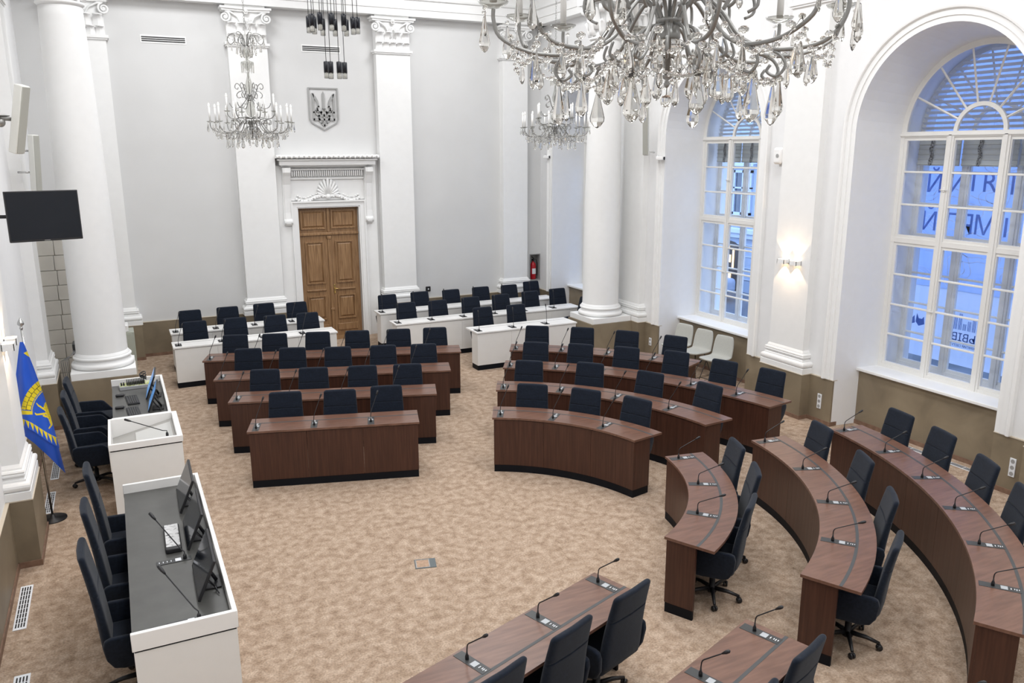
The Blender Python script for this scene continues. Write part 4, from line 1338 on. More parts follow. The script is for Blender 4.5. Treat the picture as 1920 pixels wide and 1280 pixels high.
# --- white desks at the back
DEP = .46
wrows = [((.73, 15.38), 2.99, .50, 4, [(363.5, 602.5), (439.6, 596), (515, 591), (585.5, 585.5)], 'front white desk left of door', 4),
         ((.77, 16.62), 2.99, .50, 4, [(354, 582), (425, 575.5), (494, 569), (561, 566)], 'rear white desk left of door', 4),
         ((6.11, 14.05), 2.25, .56, 3, [(904, 576), (967, 571)], 'short white desk beside round column', 3),
         ((4.94, 15.48), 4.36, .46, 6, [(760, 567.5), (820, 563), (881.5, 557), (938, 552), (993, 546), (1045, 541)], 'middle white desk right of door', 6),
         ((4.98, 16.72), 4.36, .46, 6, [(726, 552.5), (786, 547), (845, 543), (900, 538), (954, 534), (1004, 530)], 'rear white desk right of door', 6)]
for (a, L, dep, n, pix, nm, _) in wrows:
    P = Line(a, (1, 0), L); P.side = 1
    DEP = dep
    desk('white_conference_desk', P, dep, 'white laminate ' + nm.replace('white ', ''), 'white desks at the back of the hall', white=True, panels=n)
    seat_row(P, n, pix, True, nm, pose='lean' if a[0] < 2 else 'tall', clamp=n < 6)
x, y = px_floor(1092, 555, CT)
place_chair(9.15, 15.0, (1, .1), 'navy swivel chair half hidden behind the right round column', GWh)

# ================================================================== PRESIDIUM (left)
def rim_desk(name, x0, x1, y0, y1, zs, zr, label, group, backopen=True):
    r = tag(empty(name, ((x0 + x1) / 2, (y0 + y1) / 2, 0)), label, 'desk', group)
    hx, hy = (x1 - x0) / 2, (y1 - y0) / 2
    t = .035
    m = MB()
    m.box(-hx + .01, hx - .01, -hy + .01, -hy + .04, 0, zs - .06); m.box(-hx + .01, hx - .01, hy - .04, hy - .01, 0, zs - .06)
    m.box(hx - .04, hx - .01, -hy + .04, hy - .04, 0, zs - .06)
    m.build('body_panel', WLAM, r)
    m = MB()
    m.box(-hx + .015, hx - .015, -hy + .015, -hy + .04, zs - .06, zs - .045); m.box(-hx + .015, hx - .015, hy - .04, hy - .015, zs - .06, zs - .045); m.box(hx - .04, hx - .015, -hy + .04, hy - .04, zs - .06, zs - .045)
    m.build('shadow_gap', KICK, r)
    m = MB()
    m.rbox(-hx, hx, -hy, -hy + t, zs - .045, zr, .004, 1); m.rbox(-hx, hx, hy - t, hy, zs - .045, zr, .004, 1)
    m.rbox(hx - t, hx, -hy + t, hy - t, zs - .045, zr, .004, 1)
    m.build('rim', WTOP, r)
    m = MB(); m.box(-hx + .005, hx - t - .001, -hy + t + .001, hy - t - .001, zs - .03, zs); m.build('desktop', DESKG, r)
    return r
GP = 'white presidium desks along the left wall'
rim_desk('presidium_desk', -.19, .51, 5.54, 8.40, .91, 1.0, 'long white desk with a dark grey top and raised rim at the lower left', GP)
rim_desk('presidium_desk', -.27, .41, 10.68, 12.63, .91, 1.0, 'shorter white desk with dark grey top and computers near the left column', GP)
# podium
pd = tag(empty('podium', (.075, 10.02, 0)), 'white speaker podium with a sunken sloping top between the two white desks', 'podium')
m = MB()
hx, hy = .385, .5
m.box(-hx + .01, hx - .01, -hy + .01, -hy + .04, 0, .96); m.box(-hx + .01, hx - .01, hy - .04, hy - .01, 0, .96); m.box(hx - .04, hx - .01, -hy + .04, hy - .04, 0, .96)
m.build('body_panel', WLAM, pd)
m = MB(); m.box(-hx + .015, hx - .015, -hy + .015, -hy + .04, .96, .975); m.box(hx - .04, hx - .015, -hy + .04, hy - .04, .96, .975); m.build('shadow_gap', KICK, pd)
m = MB()
m.rbox(-hx, hx, -hy, -hy + .035, .975, 1.05, .004, 1); m.rbox(-hx, hx, hy - .045, hy, .80, 1.05, .004, 1)
m.rbox(hx - .06, hx, -hy + .035, hy - .045, .975, 1.05, .004, 1); m.rbox(-hx, -hx + .03, -hy + .035, hy - .045, .72, 1.05, .004, 1)
m.build('rim', WTOP, pd)
m = MB()
A_ = [(-hx + .03, -hy + .035, .74), (hx - .06, -hy + .035, 1.0), (hx - .06, hy - .045, 1.0), (-hx + .03, hy - .045, .74)]
m.prism([(-hx + .03, .80), (hx - .06, .955), (hx - .06, .975), (-hx + .03, .82)], -hy + .036, hy - .046, Matrix(((1, 0, 0, 0), (0, 0, 1, 0), (0, 1, 0, 0), (0, 0, 0, 1))))
m.build('sloping_top', mat('warm_grey_panel', (.36, .35, .33), .45), pd)
m = MB()
m.prism([(-.10, .884), (hx - .09, .967), (hx - .09, .971), (-.10, .888)], -.34, .34, Matrix(((1, 0, 0, 0), (0, 0, 1, 0), (0, 1, 0, 0), (0, 0, 0, 1))))
m.build('reading_panel', mat('pale_grey_panel', (.55, .55, .53), .3), pd)

def long_mic(loc, base, tip, label):
    r = tag(empty('presidium_microphone', loc), label, 'microphone', 'long gooseneck microphones of the presidium')
    b = Vector(base); t = Vector(tip)
    m = MB(); m.lathe([(0, 0), (.016, 0), (.014, .03), (.006, .045), (0, .045)], 12, M=Matrix.Translation(b))
    p1 = b + Vector((0, 0, .06)); p2 = b + (t - b) * .12 + Vector((0, 0, .04))
    m.tube([b + Vector((0, 0, .02)), p1, p2, t], .005, 8)
    nk = m.build('gooseneck', BLACK, r)
    d = (t - p2).normalized()
    m = MB(); m.tube([t - d * .005, t + d * .02, t + d * .03, t + d * .07, t + d * .075], [.007, .011, .013, .013, .008], 10); m.build('microphone_head', BLACK, nk)
    return r
for bx_, by_, lab in ((.245, 6.70, 'beside the silver console'), (.26, 5.70, 'at the near end')):
    r = long_mic((bx_, by_, .911), (0, 0, .004), (-.19, .22, .30), 'long gooseneck microphone on the lower left white desk, ' + lab)
    m = MB(); m.rbox(-.22, .05, -.035, .035, 0, .004, .001, 1); m.build('unit_panel', PANEL, r)
    m = MB(); m.box(-.075, -.03, -.025, .025, .0045, .007); m.build('card_slot', CARD, r)
    m = MB()
    for x_ in (-.20, -.17, -.14, -.11): m.box(x_, x_ + .006, -.012, .012, .0045, .006)
    m.build('button', CARD, r)
long_mic((.30, 9.60, 1.05), (0, -.02, 0), (-.36, .20, .16), 'long gooseneck microphone rising from the near rim of the podium')

def monitor(x, y, z, wd, ht, tilt, rz, label, screen=SCREEN):
    r = tag(empty('monitor', (x, y, z), rz), label, 'monitor', 'monitors on the presidium desks')
    # screen faces -X, width along Y, tilted back (top towards +X)
    M = Matrix.Translation((0, 0, .03)) @ Matrix.Rotation(tilt, 4, 'Y')
    m = MB(); m.rbox(0, .022, -wd / 2, wd / 2, 0, ht, .004, 2, M); m.build('housing', BLACK, r)
    m = MB(); m.box(-.0015, 0, -wd / 2 + .01, wd / 2 - .01, .018, ht - .01, M); m.build('screen', screen, r)
    m = MB(); m.tube([M @ Vector((.02, 0, ht * .5)), Vector((.16, 0, .02))], .014, 8); m.tube([M @ Vector((.02, .12, ht * .4)), Vector((.15, .12, .01)), Vector((.15, -.12, .01)), M @ Vector((.02, -.12, ht * .4))], .007, 6); m.rbox(.05, .19, -.1, .1, 0, .012, .003, 1)
    m.build('stand', BLACK, r)
    m = MB(); m.tube([M @ Vector((.03, -.05, .1)), Vector((.10, -.07, .05)), Vector((.14, -.12, .03)), Vector((.16, -.2, .01))], .005, 6); m.build('cable', BLACK, r)
for k, (yy_, lb) in enumerate(((7.87, 'furthest from the camera'), (7.08, 'in the middle'), (6.19, 'nearest the camera'))):
    monitor(.275, yy_, .912, .60, .33, radians(24), radians(-1), 'slim black monitor on the lower left white desk, ' + lb)
BLUES = mat('blue_lit_screen', (.02, .1, .3), .2, emit=(.12, .35, .75), estr=.55, var=.5, vscale=9)
monitor(.16, 11.84, .912, .52, .34, radians(22), radians(-4), 'monitor with a blue lit screen on the far presidium desk, at its far end', BLUES)
monitor(.16, 11.22, .912, .50, .32, radians(22), radians(-4), 'monitor with a blue lit screen on the far presidium desk, at its near end', BLUES)
# silver device
dvc = tag(empty('conference_console', (.175, 7.09, .911), radians(-1)), 'silver console box with dark print on the lower left white desk', 'console')
m = MB(); m.rbox(-.065, .065, -.25, .25, 0, .045, .012, 3); m.build('housing', BLACK, dvc)
m = MB(); m.box(-.055, .055, -.21, .24, .0455, .048); m.build('top_plate', ramp_mat('printed_silver_label', [(.34, (.05, .05, .05)), (.42, (.4, .4, .4)), (.5, (.6, .6, .6))], (1, 1, 1), 22, .35), dvc)
# keyboards, mice, switch rack on the far desk
for k, yy_ in enumerate((11.72, 11.14)):
    kb = tag(empty('keyboard', (-.02, yy_, .911), radians(4)), 'black keyboard on the far presidium desk, %s' % ['the one nearer the circuit board', 'the one nearer the podium'][k], 'keyboard', 'black keyboards')
    m = MB(); m.rbox(-.075, .075, -.21, .21, 0, .018, .005, 2); m.build('case', BLACK, kb)
    m = MB()
    for i in range(5):
        for j in range(14): m.rbox(-.065 + i * .026, -.065 + i * .026 + .021, -.2 + j * .0285, -.2 + j * .0285 + .024, .018, .025, .002, 1)
    m.build('keys', mat('dark_key_plastic', (.03, .03, .032), .5), kb)
for k, (xx_, yy_) in enumerate(((-.17, 12.0), (-.18, 11.40), (-.16, 10.80))):
    ms = tag(empty('computer_mouse', (xx_, yy_, .911)), 'black computer mouse on the far presidium desk, %s' % ['nearest the circuit board', 'beside the nearer keyboard', 'against the podium'][k], 'mouse', 'black computer mice')
    m = MB(); m.rbox(-.055, .055, -.03, .03, 0, .034, .016, 4); m.build('shell', BLACK, ms)
    m = MB(); m.tube([(.05, 0, .012), (.06, .02, .004), (.063, .05, .004), (.07, .08, .004)], .0025, 5); m.build('cable', BLACK, ms)
cbx = tag(empty('circuit_board_unit', (.03, 12.40, .911), radians(2)), 'open electronics tray with rows of black modules at the far end of the far desk', 'electronics')
m = MB(); m.rbox(-.2, .22, -.1, .1, 0, .05, .004, 1); m.build('tray', mat('grey_metal_tray', (.5, .5, .5), .4, metal=.5), cbx)
m = MB(); m.box(-.19, .21, -.09, .09, .051, .058); m.build('circuit_board', ramp_mat('yellow_green_board', [(.45, (.45, .5, .15)), (.6, (.75, .75, .6))], (1, 1, 1), 30, .5), cbx)
m = MB()
for k in range(11): m.box(-.10 + k * .022, -.10 + k * .022 + .012, -.08, .08, .058, .11)
for k in range(4): m.rbox(-.18 + (k % 2) * .03, -.158 + (k % 2) * .03, -.06 + .05 * (k // 2), -.03 + .05 * (k // 2), .058, .09, .005, 1)
m.build('module', BLACK, cbx)
m = MB()
for k in range(4): m.tube([(.12 + .04 * cos(t * .7 + k), .05 * sin(t * .7) * (1 + .2 * k), .10 + .02 * k + .05 * abs(sin(t * .35))) for t in range(14)], .007, 6)
m.build('coiled_cable', BLACK, cbx)
# presidium chairs
for k, (u, v) in enumerate([(131, 718), (123, 742), (113, 775)]):
    x, y = px_floor(u, v, CT)
    place_chair(-.84, [12.72, 11.96, 11.16][k], (-1, .03 - .05 * k), 'navy swivel chair behind the far presidium desk, %s from the column' % ORD[k], 'navy swivel chairs of the presidium')
for k, yy_ in enumerate([8.26, 7.34, 6.49]):
    place_chair(-.47, yy_, (-1, -.02), 'navy swivel chair behind the lower left white desk, %s' % ['farthest from the camera', 'between the two others', 'nearest the camera'][k], 'navy swivel chairs of the presidium', high=True)

# ------------------------------------------------------------------ visitor chairs under the middle window
def visitor_chair():
    r = empty('visitor_chair')
    m = MB()
    # shell: seat curving up into back, front = -Y
    prof = [(-.24, .455), (-.22, .462), (-.05, .45), (.10, .445), (.17, .46), (.205, .50), (.225, .58), (.25, .72), (.275, .86)]
    V = []
    n = 11
    for i, (y, z) in enumerate(prof):
        t = i / (len(prof) - 1)
        w_ = .23 - .02 * abs(t - .5) - (.035 if i in (0, len(prof) - 1) else 0)
        V.append([((-1 + 2 * j / (n - 1)) * w_, y - (.03 * (2 * j / (n - 1) - 1) ** 2 if t > .5 else 0), z + (.02 * (2 * j / (n - 1) - 1) ** 2 if t < .6 else 0)) for j in range(n)])
    vv = [[m.bm.verts.new(p) for p in row] for row in V]
    for A_, B_ in zip(vv, vv[1:]):
        for j in range(n - 1):
            f = m.bm.faces.new([A_[j], A_[j + 1], B_[j + 1], B_[j]]); f.smooth = True
    o = m.build('shell', LGREY, r)
    md = o.modifiers.new('s', 'SOLIDIFY'); md.thickness = .035; md.offset = 0
    md = o.modifiers.new('b', 'SUBSURF'); md.levels = 2; md.render_levels = 2
    m = MB(); m.tube([(-.19, .214, .60), (0, .232, .60), (.19, .214, .60)], .003, 5); m.build('seam', mat('grey_seam', (.3, .3, .28), .8), o)
    for sx in (-1, 1):
        m = MB()
        m.tube([(sx * .10, -.14, .43), (sx * .20, -.22, .008), (sx * .20, .24, .008), (sx * .10, .12, .43)], .007, 8)
        m.tube([(sx * .10, -.14, .43), (sx * .10, .12, .43)], .007, 8)
        m.build('sled_leg', BLACK, r)
    m = MB(); m.tube([(-.19, -.2, .1), (.19, -.2, .1)], .006, 8); m.tube([(-.10, -.14, .43), (.10, -.14, .43)], .007, 8); m.build('crossbar', BLACK, r)
    return r
vc = visitor_chair(); register(None)
for k, (x, y) in enumerate(((9.72, 12.50), (9.74, 11.93), (9.72, 11.33))):
    o = vc if k == 0 else copy_tree(vc)
    o.location = (x, y, 0); o.rotation_euler = (0, 0, radians(-90 + 12))
    tag(o, 'light grey visitor chair on black wire legs under the middle window, %s' % ['the farthest, partly hidden', 'between the two others', 'nearest the camera'][k], 'chair', 'light grey visitor chairs')

# ------------------------------------------------------------------ flag
fl = tag(empty('flag', (-1.0, 10.27, 0)), 'blue flag with yellow lion and gate on a steel pole by the left pilaster', 'flag')
m = MB(); m.lathe([(0, 0), (.15, 0), (.15, .012), (.03, .02), (.02, .06), (0, .06)], 40); m.build('base', BLACK, fl)
m = MB(); tip = Vector((-.045, .03, 2.28)); m.tube([(0, 0, .05), tip], .0125, 12); m.build('pole', CHROME, fl)
m = MB(); m.lathe([(0, 0), (.014, .0), (.02, .02), (.012, .03), (.012, .035), (.035, .06), (.03, .085), (.01, .12), (0, .135)], 16, M=Matrix.Translation(tip)); m.build('finial', CHROME, fl)
def lerp_line(L, v):
    for (v0, x0, y0), (v1, x1, y1) in zip(L, L[1:]):
        if v <= v1:
            t = (v - v0) / (v1 - v0); return x0 + (x1 - x0) * t, y0 + (y1 - y0) * t
    return L[-1][1:]
LE = [(0, 37, 641), (.15, 34, 665), (.35, 30, 700), (.6, 28, 738), (.8, 29, 768), (1, 33, 797)]
RE = [(0, 44, 641), (.25, 63, 688), (.5, 83, 743), (.75, 98, 790), (1, 112, 840)]
def flag_px(u, v):
    a, b = lerp_line(LE, v), lerp_line(RE, v)
    y = a[1] + (b[1] - a[1]) * u
    return a[0] + (b[0] - a[0]) * u, y - 3.5 * sin(pi * u) * v - 2 * sin(2 * pi * u) * v
def flag_world(px, py, Y):
    d = _f * FPX + _r2 * (px - 960) - _u2 * (py - 640)
    t = Y / d.y
    return Vector((d.x * t + 1.0, Y - 10.27, CAMH + d.z * t))
def flag_col(u, v, x, y):
    # triangles along the hem
    if .90 < v < .992:
        t = (v - .90) / .092
        ph = (u * 9. + .1) % 1.
        return 1 if abs(ph - .5) < .47 * (1 - t) else 0
    r = hypot(x - 116, (y - 777)); a = atan2(777 - y, 116 - x)
    if x < 105:
        if 59 < r < 77 and .13 < a < 1.35:
            k = (a * 7.5 + (.5 if r > 68 else 0)) % 1.
            if k < .10 or abs(r - 68) < .55: return 2
            return 1
        if 56 < r < 57.6 and a > .05: return 1
        if 55 < r < 76 and .00 < a <= .11: return 1
    def seg(x0, y0, x1, y1, w_):
        ddx, ddy = x1 - x0, y1 - y0
        t = max(0, min(1, ((x - x0) * ddx + (y - y0) * ddy) / (ddx * ddx + ddy * ddy)))
        return hypot(x - x0 - ddx * t, y - y0 - ddy * t) < w_ * (1 - .3 * t)
    for q in ((87, 762, 93, 782, 5.2), (85, 768, 72, 760, 1.9), (72, 760, 69, 756, 1.3), (86, 775, 68, 777, 2.0), (68, 777, 66, 774, 1.2), (92, 782, 82, 779, 2.2), (93, 784, 97, 796, 2.6), (97, 796, 94, 800, 1.6), (94, 800, 92, 803, 1.2), (87, 757, 90, 762, 3.4)):
        if seg(*q): return 2 if q[4] > 3 and (int(x * 1.7) + int(y * 2.3)) % 7 == 0 else 1
    if v < .16 and u > .55 and abs(v - .12) < (u - .5) * .06: return 1
    return 0
NU, NV = 120, 200
m = MB()
def fold(u, v): return 10.20 + .035 * cos(u * 7.5 + .4) * min(1, v * 1.8) + .02 * sin(u * 13 + 2 * v) * v
G = []
for j in range(NV + 1):
    row = []
    for i in range(NU + 1):
        p = flag_px(i / NU, j / NV)
        row.append(m.bm.verts.new(flag_world(p[0], p[1], fold(i / NU, j / NV))))
    G.append(row)
for j in range(NV):
    for i in range(NU):
        f = m.bm.faces.new([G[j][i], G[j][i + 1], G[j + 1][i + 1], G[j + 1][i]])
        f.smooth = True
        u, v = (i + .5) / NU, (j + .5) / NV
        f.material_index = flag_col(u, v, *flag_px(u, v))
m.build('cloth', [FLAGB, FLAGY, FLAGK], fl)
m = MB()
LOW = [(0, 33, 798), (.2, 45, 816), (.45, 66, 832), (.7, 92, 856), (1, 123, 887)]
G = []
for j in range(25):
    row = []
    for i in range(61):
        u, v = i / 60, j / 24
        a, b = flag_px(u * .98, .97), lerp_line(LOW, u)
        px_, py_ = a[0] + (b[0] - a[0]) * v, a[1] + (b[1] - a[1]) * v
        row.append(m.bm.verts.new(flag_world(px_, py_, fold(u, 1) + .012 + .05 * v)))
    G.append(row)
for j in range(24):
    for i in range(60):
        f = m.bm.faces.new([G[j][i], G[j][i + 1], G[j + 1][i + 1], G[j + 1][i]]); f.smooth = True
m.build('rear_fold', FLAGB, fl)

# ------------------------------------------------------------------ floor vents and floor box
def floor_vent(x0, x1, y0, y1, label):
    r = tag(empty('floor_vent', ((x0 + x1) / 2, (y0 + y1) / 2, 0)), label, 'floor vent', 'white floor vents along the left wall')
    hx, hy = (x1 - x0) / 2, (y1 - y0) / 2
    m = MB(); m.rbox(-hx, hx, -hy, hy, 0, .006, .002, 1); m.build('frame', CARD, r)
    m = MB()
    n = 9
    for c_ in (-.6, -.2, .2, .6):
        for k in range(n):
            y = -hy + .03 + (2 * hy - .06) * k / n
            m.box(c_ * hx - .006, c_ * hx + .006, y + .006, y + (2 * hy - .06) / n - .006, .006, .0072)
    m.build('slots', BLACK, r)
floor_vent(-1.20, -1.09, 7.81, 8.66, 'white floor vent grille at the far left, beside the lower left chairs')
floor_vent(-1.12, -1.0, 6.2, 7.05, 'white floor vent grille in the bottom left corner')
floor_vent(-1.11, -1.01, 10.45, 11.15, 'white floor vent grille just beyond the flag base')
floor_vent(-1.10, -1.0, 11.6, 12.3, 'white floor vent grille nearest the left round column')
floor_vent(9.95, 10.05, 6.3, 8.2, 'long pale floor vent under the nearest tall window')
fbx = tag(empty('floor_box', (2.56, 7.32, 0), radians(-15)), 'square floor socket box with a carpeted lid in the open carpet', 'floor box')
m = MB(); m.box(-.11, .11, -.095, -.085, 0, .006); m.box(-.11, .11, .085, .095, 0, .006); m.box(-.11, -.10, -.085, .085, 0, .006); m.box(.045, .11, -.085, .085, 0, .006); m.build('frame', mat('dark_slate_plastic', (.10, .12, .125), .5), fbx)
m = MB(); m.box(-.10, .045, -.085, .085, 0, .004); m.build('carpet_lid', mat('tan_carpet_insert', (.40, .27, .185), .9, var=.2, vscale=30), fbx)
m = MB(); m.box(-.098, -.09, -.083, .083, .004, .0065); m.box(.036, .044, -.083, .083, .004, .0065); m.box(-.09, .036, -.083, -.076, .004, .0065); m.box(-.09, .036, .076, .083, .004, .0065); m.build('lid_edge', CHROME, fbx)

# ------------------------------------------------------------------ hanging cylinder pendants
PY = 16.3
pend = [(577 + 2, 33, 66), (591, 31, 63), (585, 29, 60)]
def pendant_proto():
    r = empty('pendant_lamp')
    m = MB(); m.lathe([(0, .32), (.045, .315), (.052, .30), (.052, .11), (0, .11)], 20); m.build('black_shade', mat('glossy_navy_black', (.012, .014, .02), .25), r)
    m = MB(); m.lathe([(.05, .11), (.05, .0), (.044, .0), (.044, .105), (0, .105)], 20); m.build('glass_ring', glassm('smoked_clear_glass', .05, (.75, .75, .74), 0), r)
    m = MB(); m.lathe([(0, .012), (.034, .015), (.04, .05), (.038, .09), (.02, .11), (0, .11)], 14); m.build('bulb', BULB, r)
    return r
pp = pendant_proto(); register(None)
k = 0
def ray_at_y(u, v, Y):
    d = _f * FPX + _r2 * (u - 960) - _u2 * (v - 640)
    t = Y / d.y
    return d.x * t, CAMH + d.z * t
for (u, v, Y, nm) in ((580, 62, 16.9, 'upper cluster, leftmost and rear'), (586, 60, 16.0, 'upper cluster, leftmost in front'), (590, 64, 16.6, 'upper cluster, tucked behind the leftmost pair'), (601, 57, 16.1, 'upper cluster, third from the left in front'), (606, 67, 16.9, 'upper cluster, low behind the third'), (622.5, 58, 16.0, 'upper cluster, front centre'), (629, 68, 16.9, 'upper cluster, low behind the centre'), (645.5, 59, 16.1, 'upper cluster, front, right of centre'), (650, 68, 16.8, 'upper cluster, low, right of centre'), (663, 65, 16.0, 'upper cluster, front right'), (671, 64, 16.7, 'upper cluster, far right'),
                      (613, 147, 16.5, 'lower group of four, left'), (621, 148, 16.0, 'lower group of four, front left'), (637, 148, 16.1, 'lower group of four, front right'), (647, 148, 16.6, 'lower group of four, far right')):
    o = pp if k == 0 else copy_tree(pp)
    x, z = ray_at_y(u, v, Y)
    o.location = (x, Y, z)
    cable = MB(); cable.tube([(0, 0, .31), (0, 0, ZC - z)], .006, 6); cable.build('cable', BLACK, o)
    tag(o, 'black cylinder pendant lamp above the door, ' + nm, 'pendant lamp', 'black cylinder pendants above the door')
    k += 1

# ------------------------------------------------------------------ crystal chandeliers
def drop_mesh(L, w=.19, n=8):
    m = MB()
    m.lathe([(0, 0), (w * .22 * L, -.05 * L), (w * .5 * L, -.30 * L), (w * L, -.72 * L), (w * .95 * L, -.82 * L), (w * .45 * L, -.95 * L), (0, -L)], n, smooth=False, M=Matrix.Scale(.55, 4, (0, 1, 0)))
    return m
def chandelier():
    r = empty('chandelier')
    rnd = random.Random(3)
    def pol(rr, a, z): return Vector((rr * cos(a), rr * sin(a), z))
    m = MB(); m.ball((0, 0, 0), .021, 16, 12); m.build('crystal_ball', CRYS, r)
    m = MB()
    m.tube([(0, 0, .02), (0, 0, .05)], .002, 6)
    m.lathe([(0, .04), (.006, .045), (.012, .055), (.004, .065), (.018, .075), (.02, .082), (0, .085)], 16)
    m.lathe([(0, .19), (.034, .19), (.038, .20), (.038, .215), (.034, .22), (.034, .245), (.04, .25), (.04, .26), (0, .26)], 24)
    m.lathe([(0, .66), (.02, .66), (.03, .68), (.02, .70), (0, .70)], 16)
    m.tube([(0, 0, .08), (0, 0, 1.62)], .006, 8)
    m.lathe([(0, .345), (.06, .345), (.06, .365), (0, .365)], 20)
    m.build('metal_stem', DMETAL, r)
    for nm_, pr_ in (('crystal_urn', [(0, .083), (.01, .085), (.032, .10), (.022, .125), (.03, .145), (.055, .165), (.058, .178), (.045, .19), (.03, .195), (0, .195)]),
                     ('glass_bowl', [(.02, .37), (.05, .40), (.075, .46), (.07, .50), (.04, .54), (.10, .555), (.04, .57), (.03, .62), (.02, .66)]),
                     ('glass_vase', [(.015, .70), (.045, .74), (.055, .80), (.035, .88), (.02, .94), (.016, 1.0)]),
                     ('glass_canopy', [(.016, 1.02), (.05, 1.06), (.085, 1.13), (.09, 1.135), (.045, 1.15), (.02, 1.17), (.045, 1.22), (.05, 1.28), (.02, 1.33)])):
        m = MB(); m.lathe(pr_, 24); m.build(nm_, CRYS if nm_ == 'crystal_urn' else DISH, r)
    NA = 12
    def arm_pts(a, R):
        return [pol(.03, a, .25), pol(.06, a, .30), pol(.11, a, .32), pol(.17, a, .27), pol(.23, a, .19), pol(.31, a, .15), pol(.40, a, .145), pol(.48, a, .16), pol(R - .02, a, .20), pol(R, a, .25), pol(R, a, .285)]
    dish = MB(); dish.lathe([(.008, 0), (.02, .002), (.045, .014), (.05, .02), (.045, .018), (.02, .008), (.008, .006)], 16)
    cand = MB(); cand.lathe([(0, 0), (.016, 0), (.012, .02), (.012, .03)], 12)
    def candle(a, R, z, h):
        m = MB(); m.lathe([(0, 0), (.012, 0), (.012, h), (0, h)], 10, M=Matrix.Translation(pol(R, a, z))); c = m.build('candle', CANDLE, r)
        m = MB(); m.lathe([(0, h), (.009, h), (.015, h + .018), (.012, h + .035), (.003, h + .055), (0, h + .057)], 10, M=Matrix.Translation(pol(R, a, z))); m.build('bulb', BULB, c)
        m = MB(); m.lathe([(.008, 0), (.02, .002), (.045, .014), (.05, .022), (.042, .018), (.02, .008), (.008, .006)], 16, M=Matrix.Translation(pol(R, a, z - .02))); m.build('drip_dish', DISH, c)
    dm = {}
    def drop(p, L, name='crystal_drop', w=.19, rz=None):
        key = (round(L, 3), w)
        if key not in dm:
            b = drop_mesh(L, w)
            o = b.build(name, CRYS, r); dm[key] = o.data
        else:
            o = bpy.data.objects.new(name, dm[key]); COL.objects.link(o); o.parent = r
        o.location = p; o.rotation_euler = (0, 0, rnd.uniform(0, 3) if rz is None else rz)
        return o
    bmsh = []
    def bead(p, s):
        if not bmsh:
            b = MB(); b.ball((0, 0, 0), 1, 8, 5, .7); o = b.build('crystal_bead', CRYS, r); bmsh.append(o.data)
        else:
            o = bpy.data.objects.new('crystal_bead', bmsh[0]); COL.objects.link(o); o.parent = r
        o.location = p; o.scale = (s, s, s)
    for k in range(NA):
        a = 2 * pi * k / NA + .13
        R = .545 + .03 * (k % 2)
        m = MB(); m.tube(smooth_path(arm_pts(a, R)), .0066, 8)
        # curl below the arm
        cc = [pol(.31, a, .15), pol(.355, a, .13), pol(.375, a, .095), pol(.35, a, .065), pol(.32, a, .08), pol(.33, a, .10)]
        m.tube(smooth_path(cc), .0052, 6)
        m.tube(smooth_path([pol(.17, a, .27), pol(.21, a, .33), pol(.27, a, .33), pol(.28, a, .28), pol(.25, a, .26)]), .0055, 6)
        m.tube(smooth_path([pol(.035, a + .26, .24), pol(.09, a + .26, .22), pol(.13, a + .26, .15), pol(.17, a + .26, .12), pol(.21, a + .26, .14), pol(.20, a + .26, .18)]), .005, 6)
        m.build('arm', DMETAL, r)
        candle(a, R, .305, .20)
        for q, aq in enumerate((-.07, .07)): drop(pol(R + .03, a + aq, .27), .075 + .02 * ((k + q) % 3), 'crystal_drop', .16)
        drop(pol(.36, a, .055), .115 + .02 * (k % 2), 'crystal_drop', .2)
        drop(pol(.20, a + .13, .10), .11, 'crystal_drop', .2)
        drop(pol(R - .09, a + .05, .135), .085, 'crystal_drop', .18)
        drop(pol(.28, a + .2, .115), .095, 'crystal_pendant', .19)
        drop(pol(.455, a + .22, .15), .105, 'crystal_pendant', .19)
        drop(pol(.12, a + .05, .175), .10, 'crystal_pendant', .17)
        for q in range(3): bead(pol(.27 + .07 * q, a + .2 - .05 * q, .13 + .012 * q), .012 + .003 * (q % 2))
        bead(pol(.455, a + .22, .165), .015); bead(pol(.50, a - .04, .18), .014)
        bead(pol(.36, a, .055), .014); bead(pol(.20, a + .13, .115), .014); bead(pol(R + .03, a - .07, .28), .009); bead(pol(R + .03, a + .07, .28), .009); bead(pol(.40, a, .13), .016); bead(pol(.29, a, .165), .018); bead(pol(R - .09, a + .05, .145), .011); bead(pol(.335, a + .05, .13), .013)
    for k in range(NA):
        a0, a1 = 2 * pi * k / NA + .13, 2 * pi * (k + 1) / NA + .13
        for (Ra, za, Rb, zb, sag) in ((.52, .20, .52, .20, .10), (.20, .12, .36, .06, .03)):
            m = MB()
            n = 11
            for j in range(n + 1):
                t = j / n
                p = pol(Ra, a0, za).lerp(pol(Rb, a1, zb), t) - Vector((0, 0, sag * 4 * t * (1 - t)))
                m.ball(p, .0105 if j % 2 else .007, 7, 5, .8)
            m.tube([pol(Ra, a0, za).lerp(pol(Rb, a1, zb), j / n) - Vector((0, 0, sag * 4 * (j / n) * (1 - j / n))) for j in range(n + 1)], .0012, 4)
            m.build('bead_chain', CRYS, r)
    # upper tier
    for k in range(6):
        a = 2 * pi * k / 6 + .4
        m = MB(); m.tube(smooth_path([pol(.04, a, .36), pol(.12, a, .37), pol(.22, a, .35), pol(.29, a, .36), pol(.33, a, .41), pol(.33, a, .445)]), .0075, 8)
        m.tube(smooth_path([pol(.03, a, .66), pol(.08, a, .58), pol(.16, a, .50), pol(.24, a, .50), pol(.28, a, .54), pol(.285, a, .57)]), .006, 6)
        sc_ = [pol(.03, a, .60), pol(.07, a, .66), pol(.10, a, .74), pol(.12, a, .80), pol(.16, a, .84), pol(.19, a, .82), pol(.195, a, .78), pol(.165, a, .76), pol(.15, a, .785)]
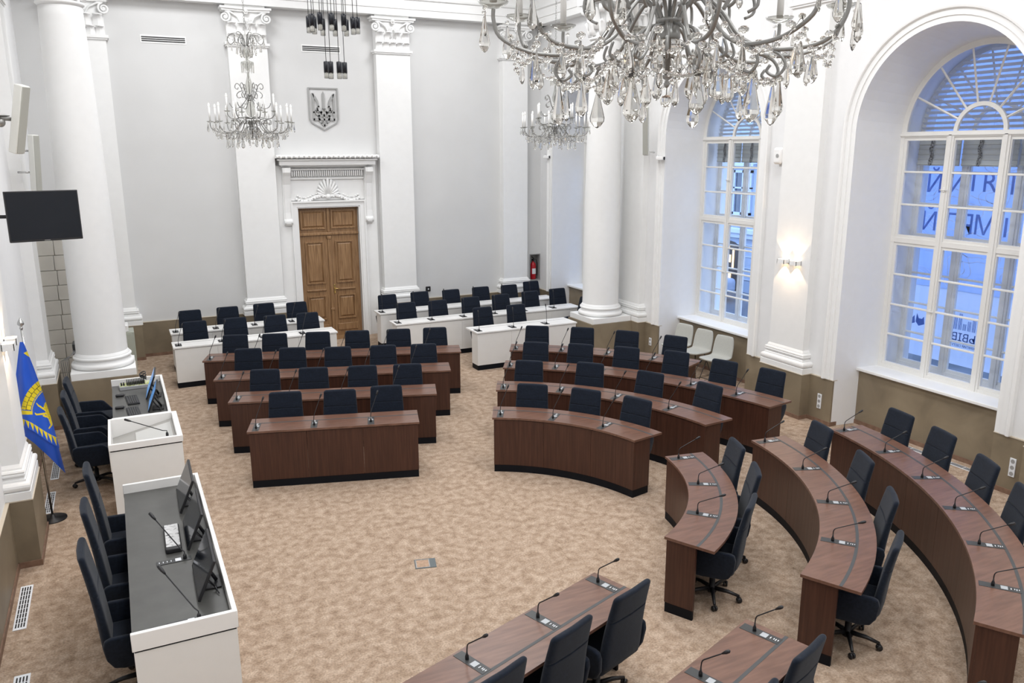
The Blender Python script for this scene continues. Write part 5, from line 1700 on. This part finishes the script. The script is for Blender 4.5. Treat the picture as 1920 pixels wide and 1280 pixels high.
        m.tube(smooth_path(sc_), .006, 8)
        m.tube(smooth_path([pol(.10, a, .74), pol(.15, a, .72), pol(.18, a, .68), pol(.16, a, .64), pol(.12, a, .65)]), .006, 8)
        m.build('upper_arm', DMETAL, r)
        candle(a, .33, .46, .19)
        for aq in (-.15, .15): drop(pol(.35, a + aq, .43), .075, 'crystal_drop', .16)
        # crown
        m = MB(); m.tube(smooth_path([pol(.02, a, 1.36), pol(.06, a, 1.48), pol(.14, a, 1.53), pol(.22, a, 1.50), pol(.25, a, 1.44), pol(.22, a, 1.38), pol(.17, a, 1.40), pol(.17, a, 1.45)]), .006, 8)
        m.tube(smooth_path([pol(.02, a, 1.36), pol(.07, a, 1.36), pol(.11, a, 1.42), pol(.09, a, 1.47), pol(.05, a, 1.45)]), .006, 6)
        m.build('crown_arm', DMETAL, r)
        for rr_, zz_, ll_ in ((.25, 1.44, .10), (.20, 1.38, .12), (.13, 1.36, .14), (.07, 1.34, .15)):
            o = drop(pol(rr_, a + .2 * (rr_ - .1), zz_), ll_, 'crystal_pendant', .17)
        mm = MB()
        for j in range(9): mm.ball(pol(.25 - .02 * j, a + .06 * j, 1.47 - .012 * j), .010, 6, 4)
        mm.build('bead_garland', CRYS, r)
    pm = None
    for k in range(14):
        a = 2 * pi * k / 14
        if pm is None:
            b = MB(); b.lathe([(0, 0), (.006, -.01), (.006, -.13), (0, -.15)], 5, smooth=False); o = b.build('crystal_prism', CRYS, r); pm = o.data
        else:
            o = bpy.data.objects.new('crystal_prism', pm); COL.objects.link(o); o.parent = r
        o.location = pol(.085, a, 1.13)
    m = MB()
    z = 1.60
    k = 0
    while z < 4.1:
        M = Matrix.Translation((0, 0, z)) @ Matrix.Rotation(pi / 2 * (k % 2), 4, 'Z') @ Matrix.Rotation(pi / 2, 4, 'X')
        pts = [M @ Vector((.012 * cos(2 * pi * j / 10), .022 * sin(2 * pi * j / 10), 0)) for j in range(11)]
        m.tube(pts, .003, 5, caps=False)
        z += .036; k += 1
    m.build('hanging_chain', DMETAL, r)
    return r
ch = chandelier()
CH.clear(); register(None)
for k, (x, y, z, lb) in enumerate(((1.70, 2.30, 4.36, 'large crystal chandelier hanging closest to the camera, cut off by the top edge'), (1.97, 12.7, 4.32, 'crystal chandelier with white candles hanging left of the door'), (7.05, 12.7, 4.29, 'crystal chandelier with white candles hanging beside the right round column'))):
    o = ch if k == 0 else copy_tree(ch)
    o.location = (x, y, z); o.rotation_euler = (0, 0, .37 * k)
    tag(o, lb, 'chandelier', 'crystal chandeliers')
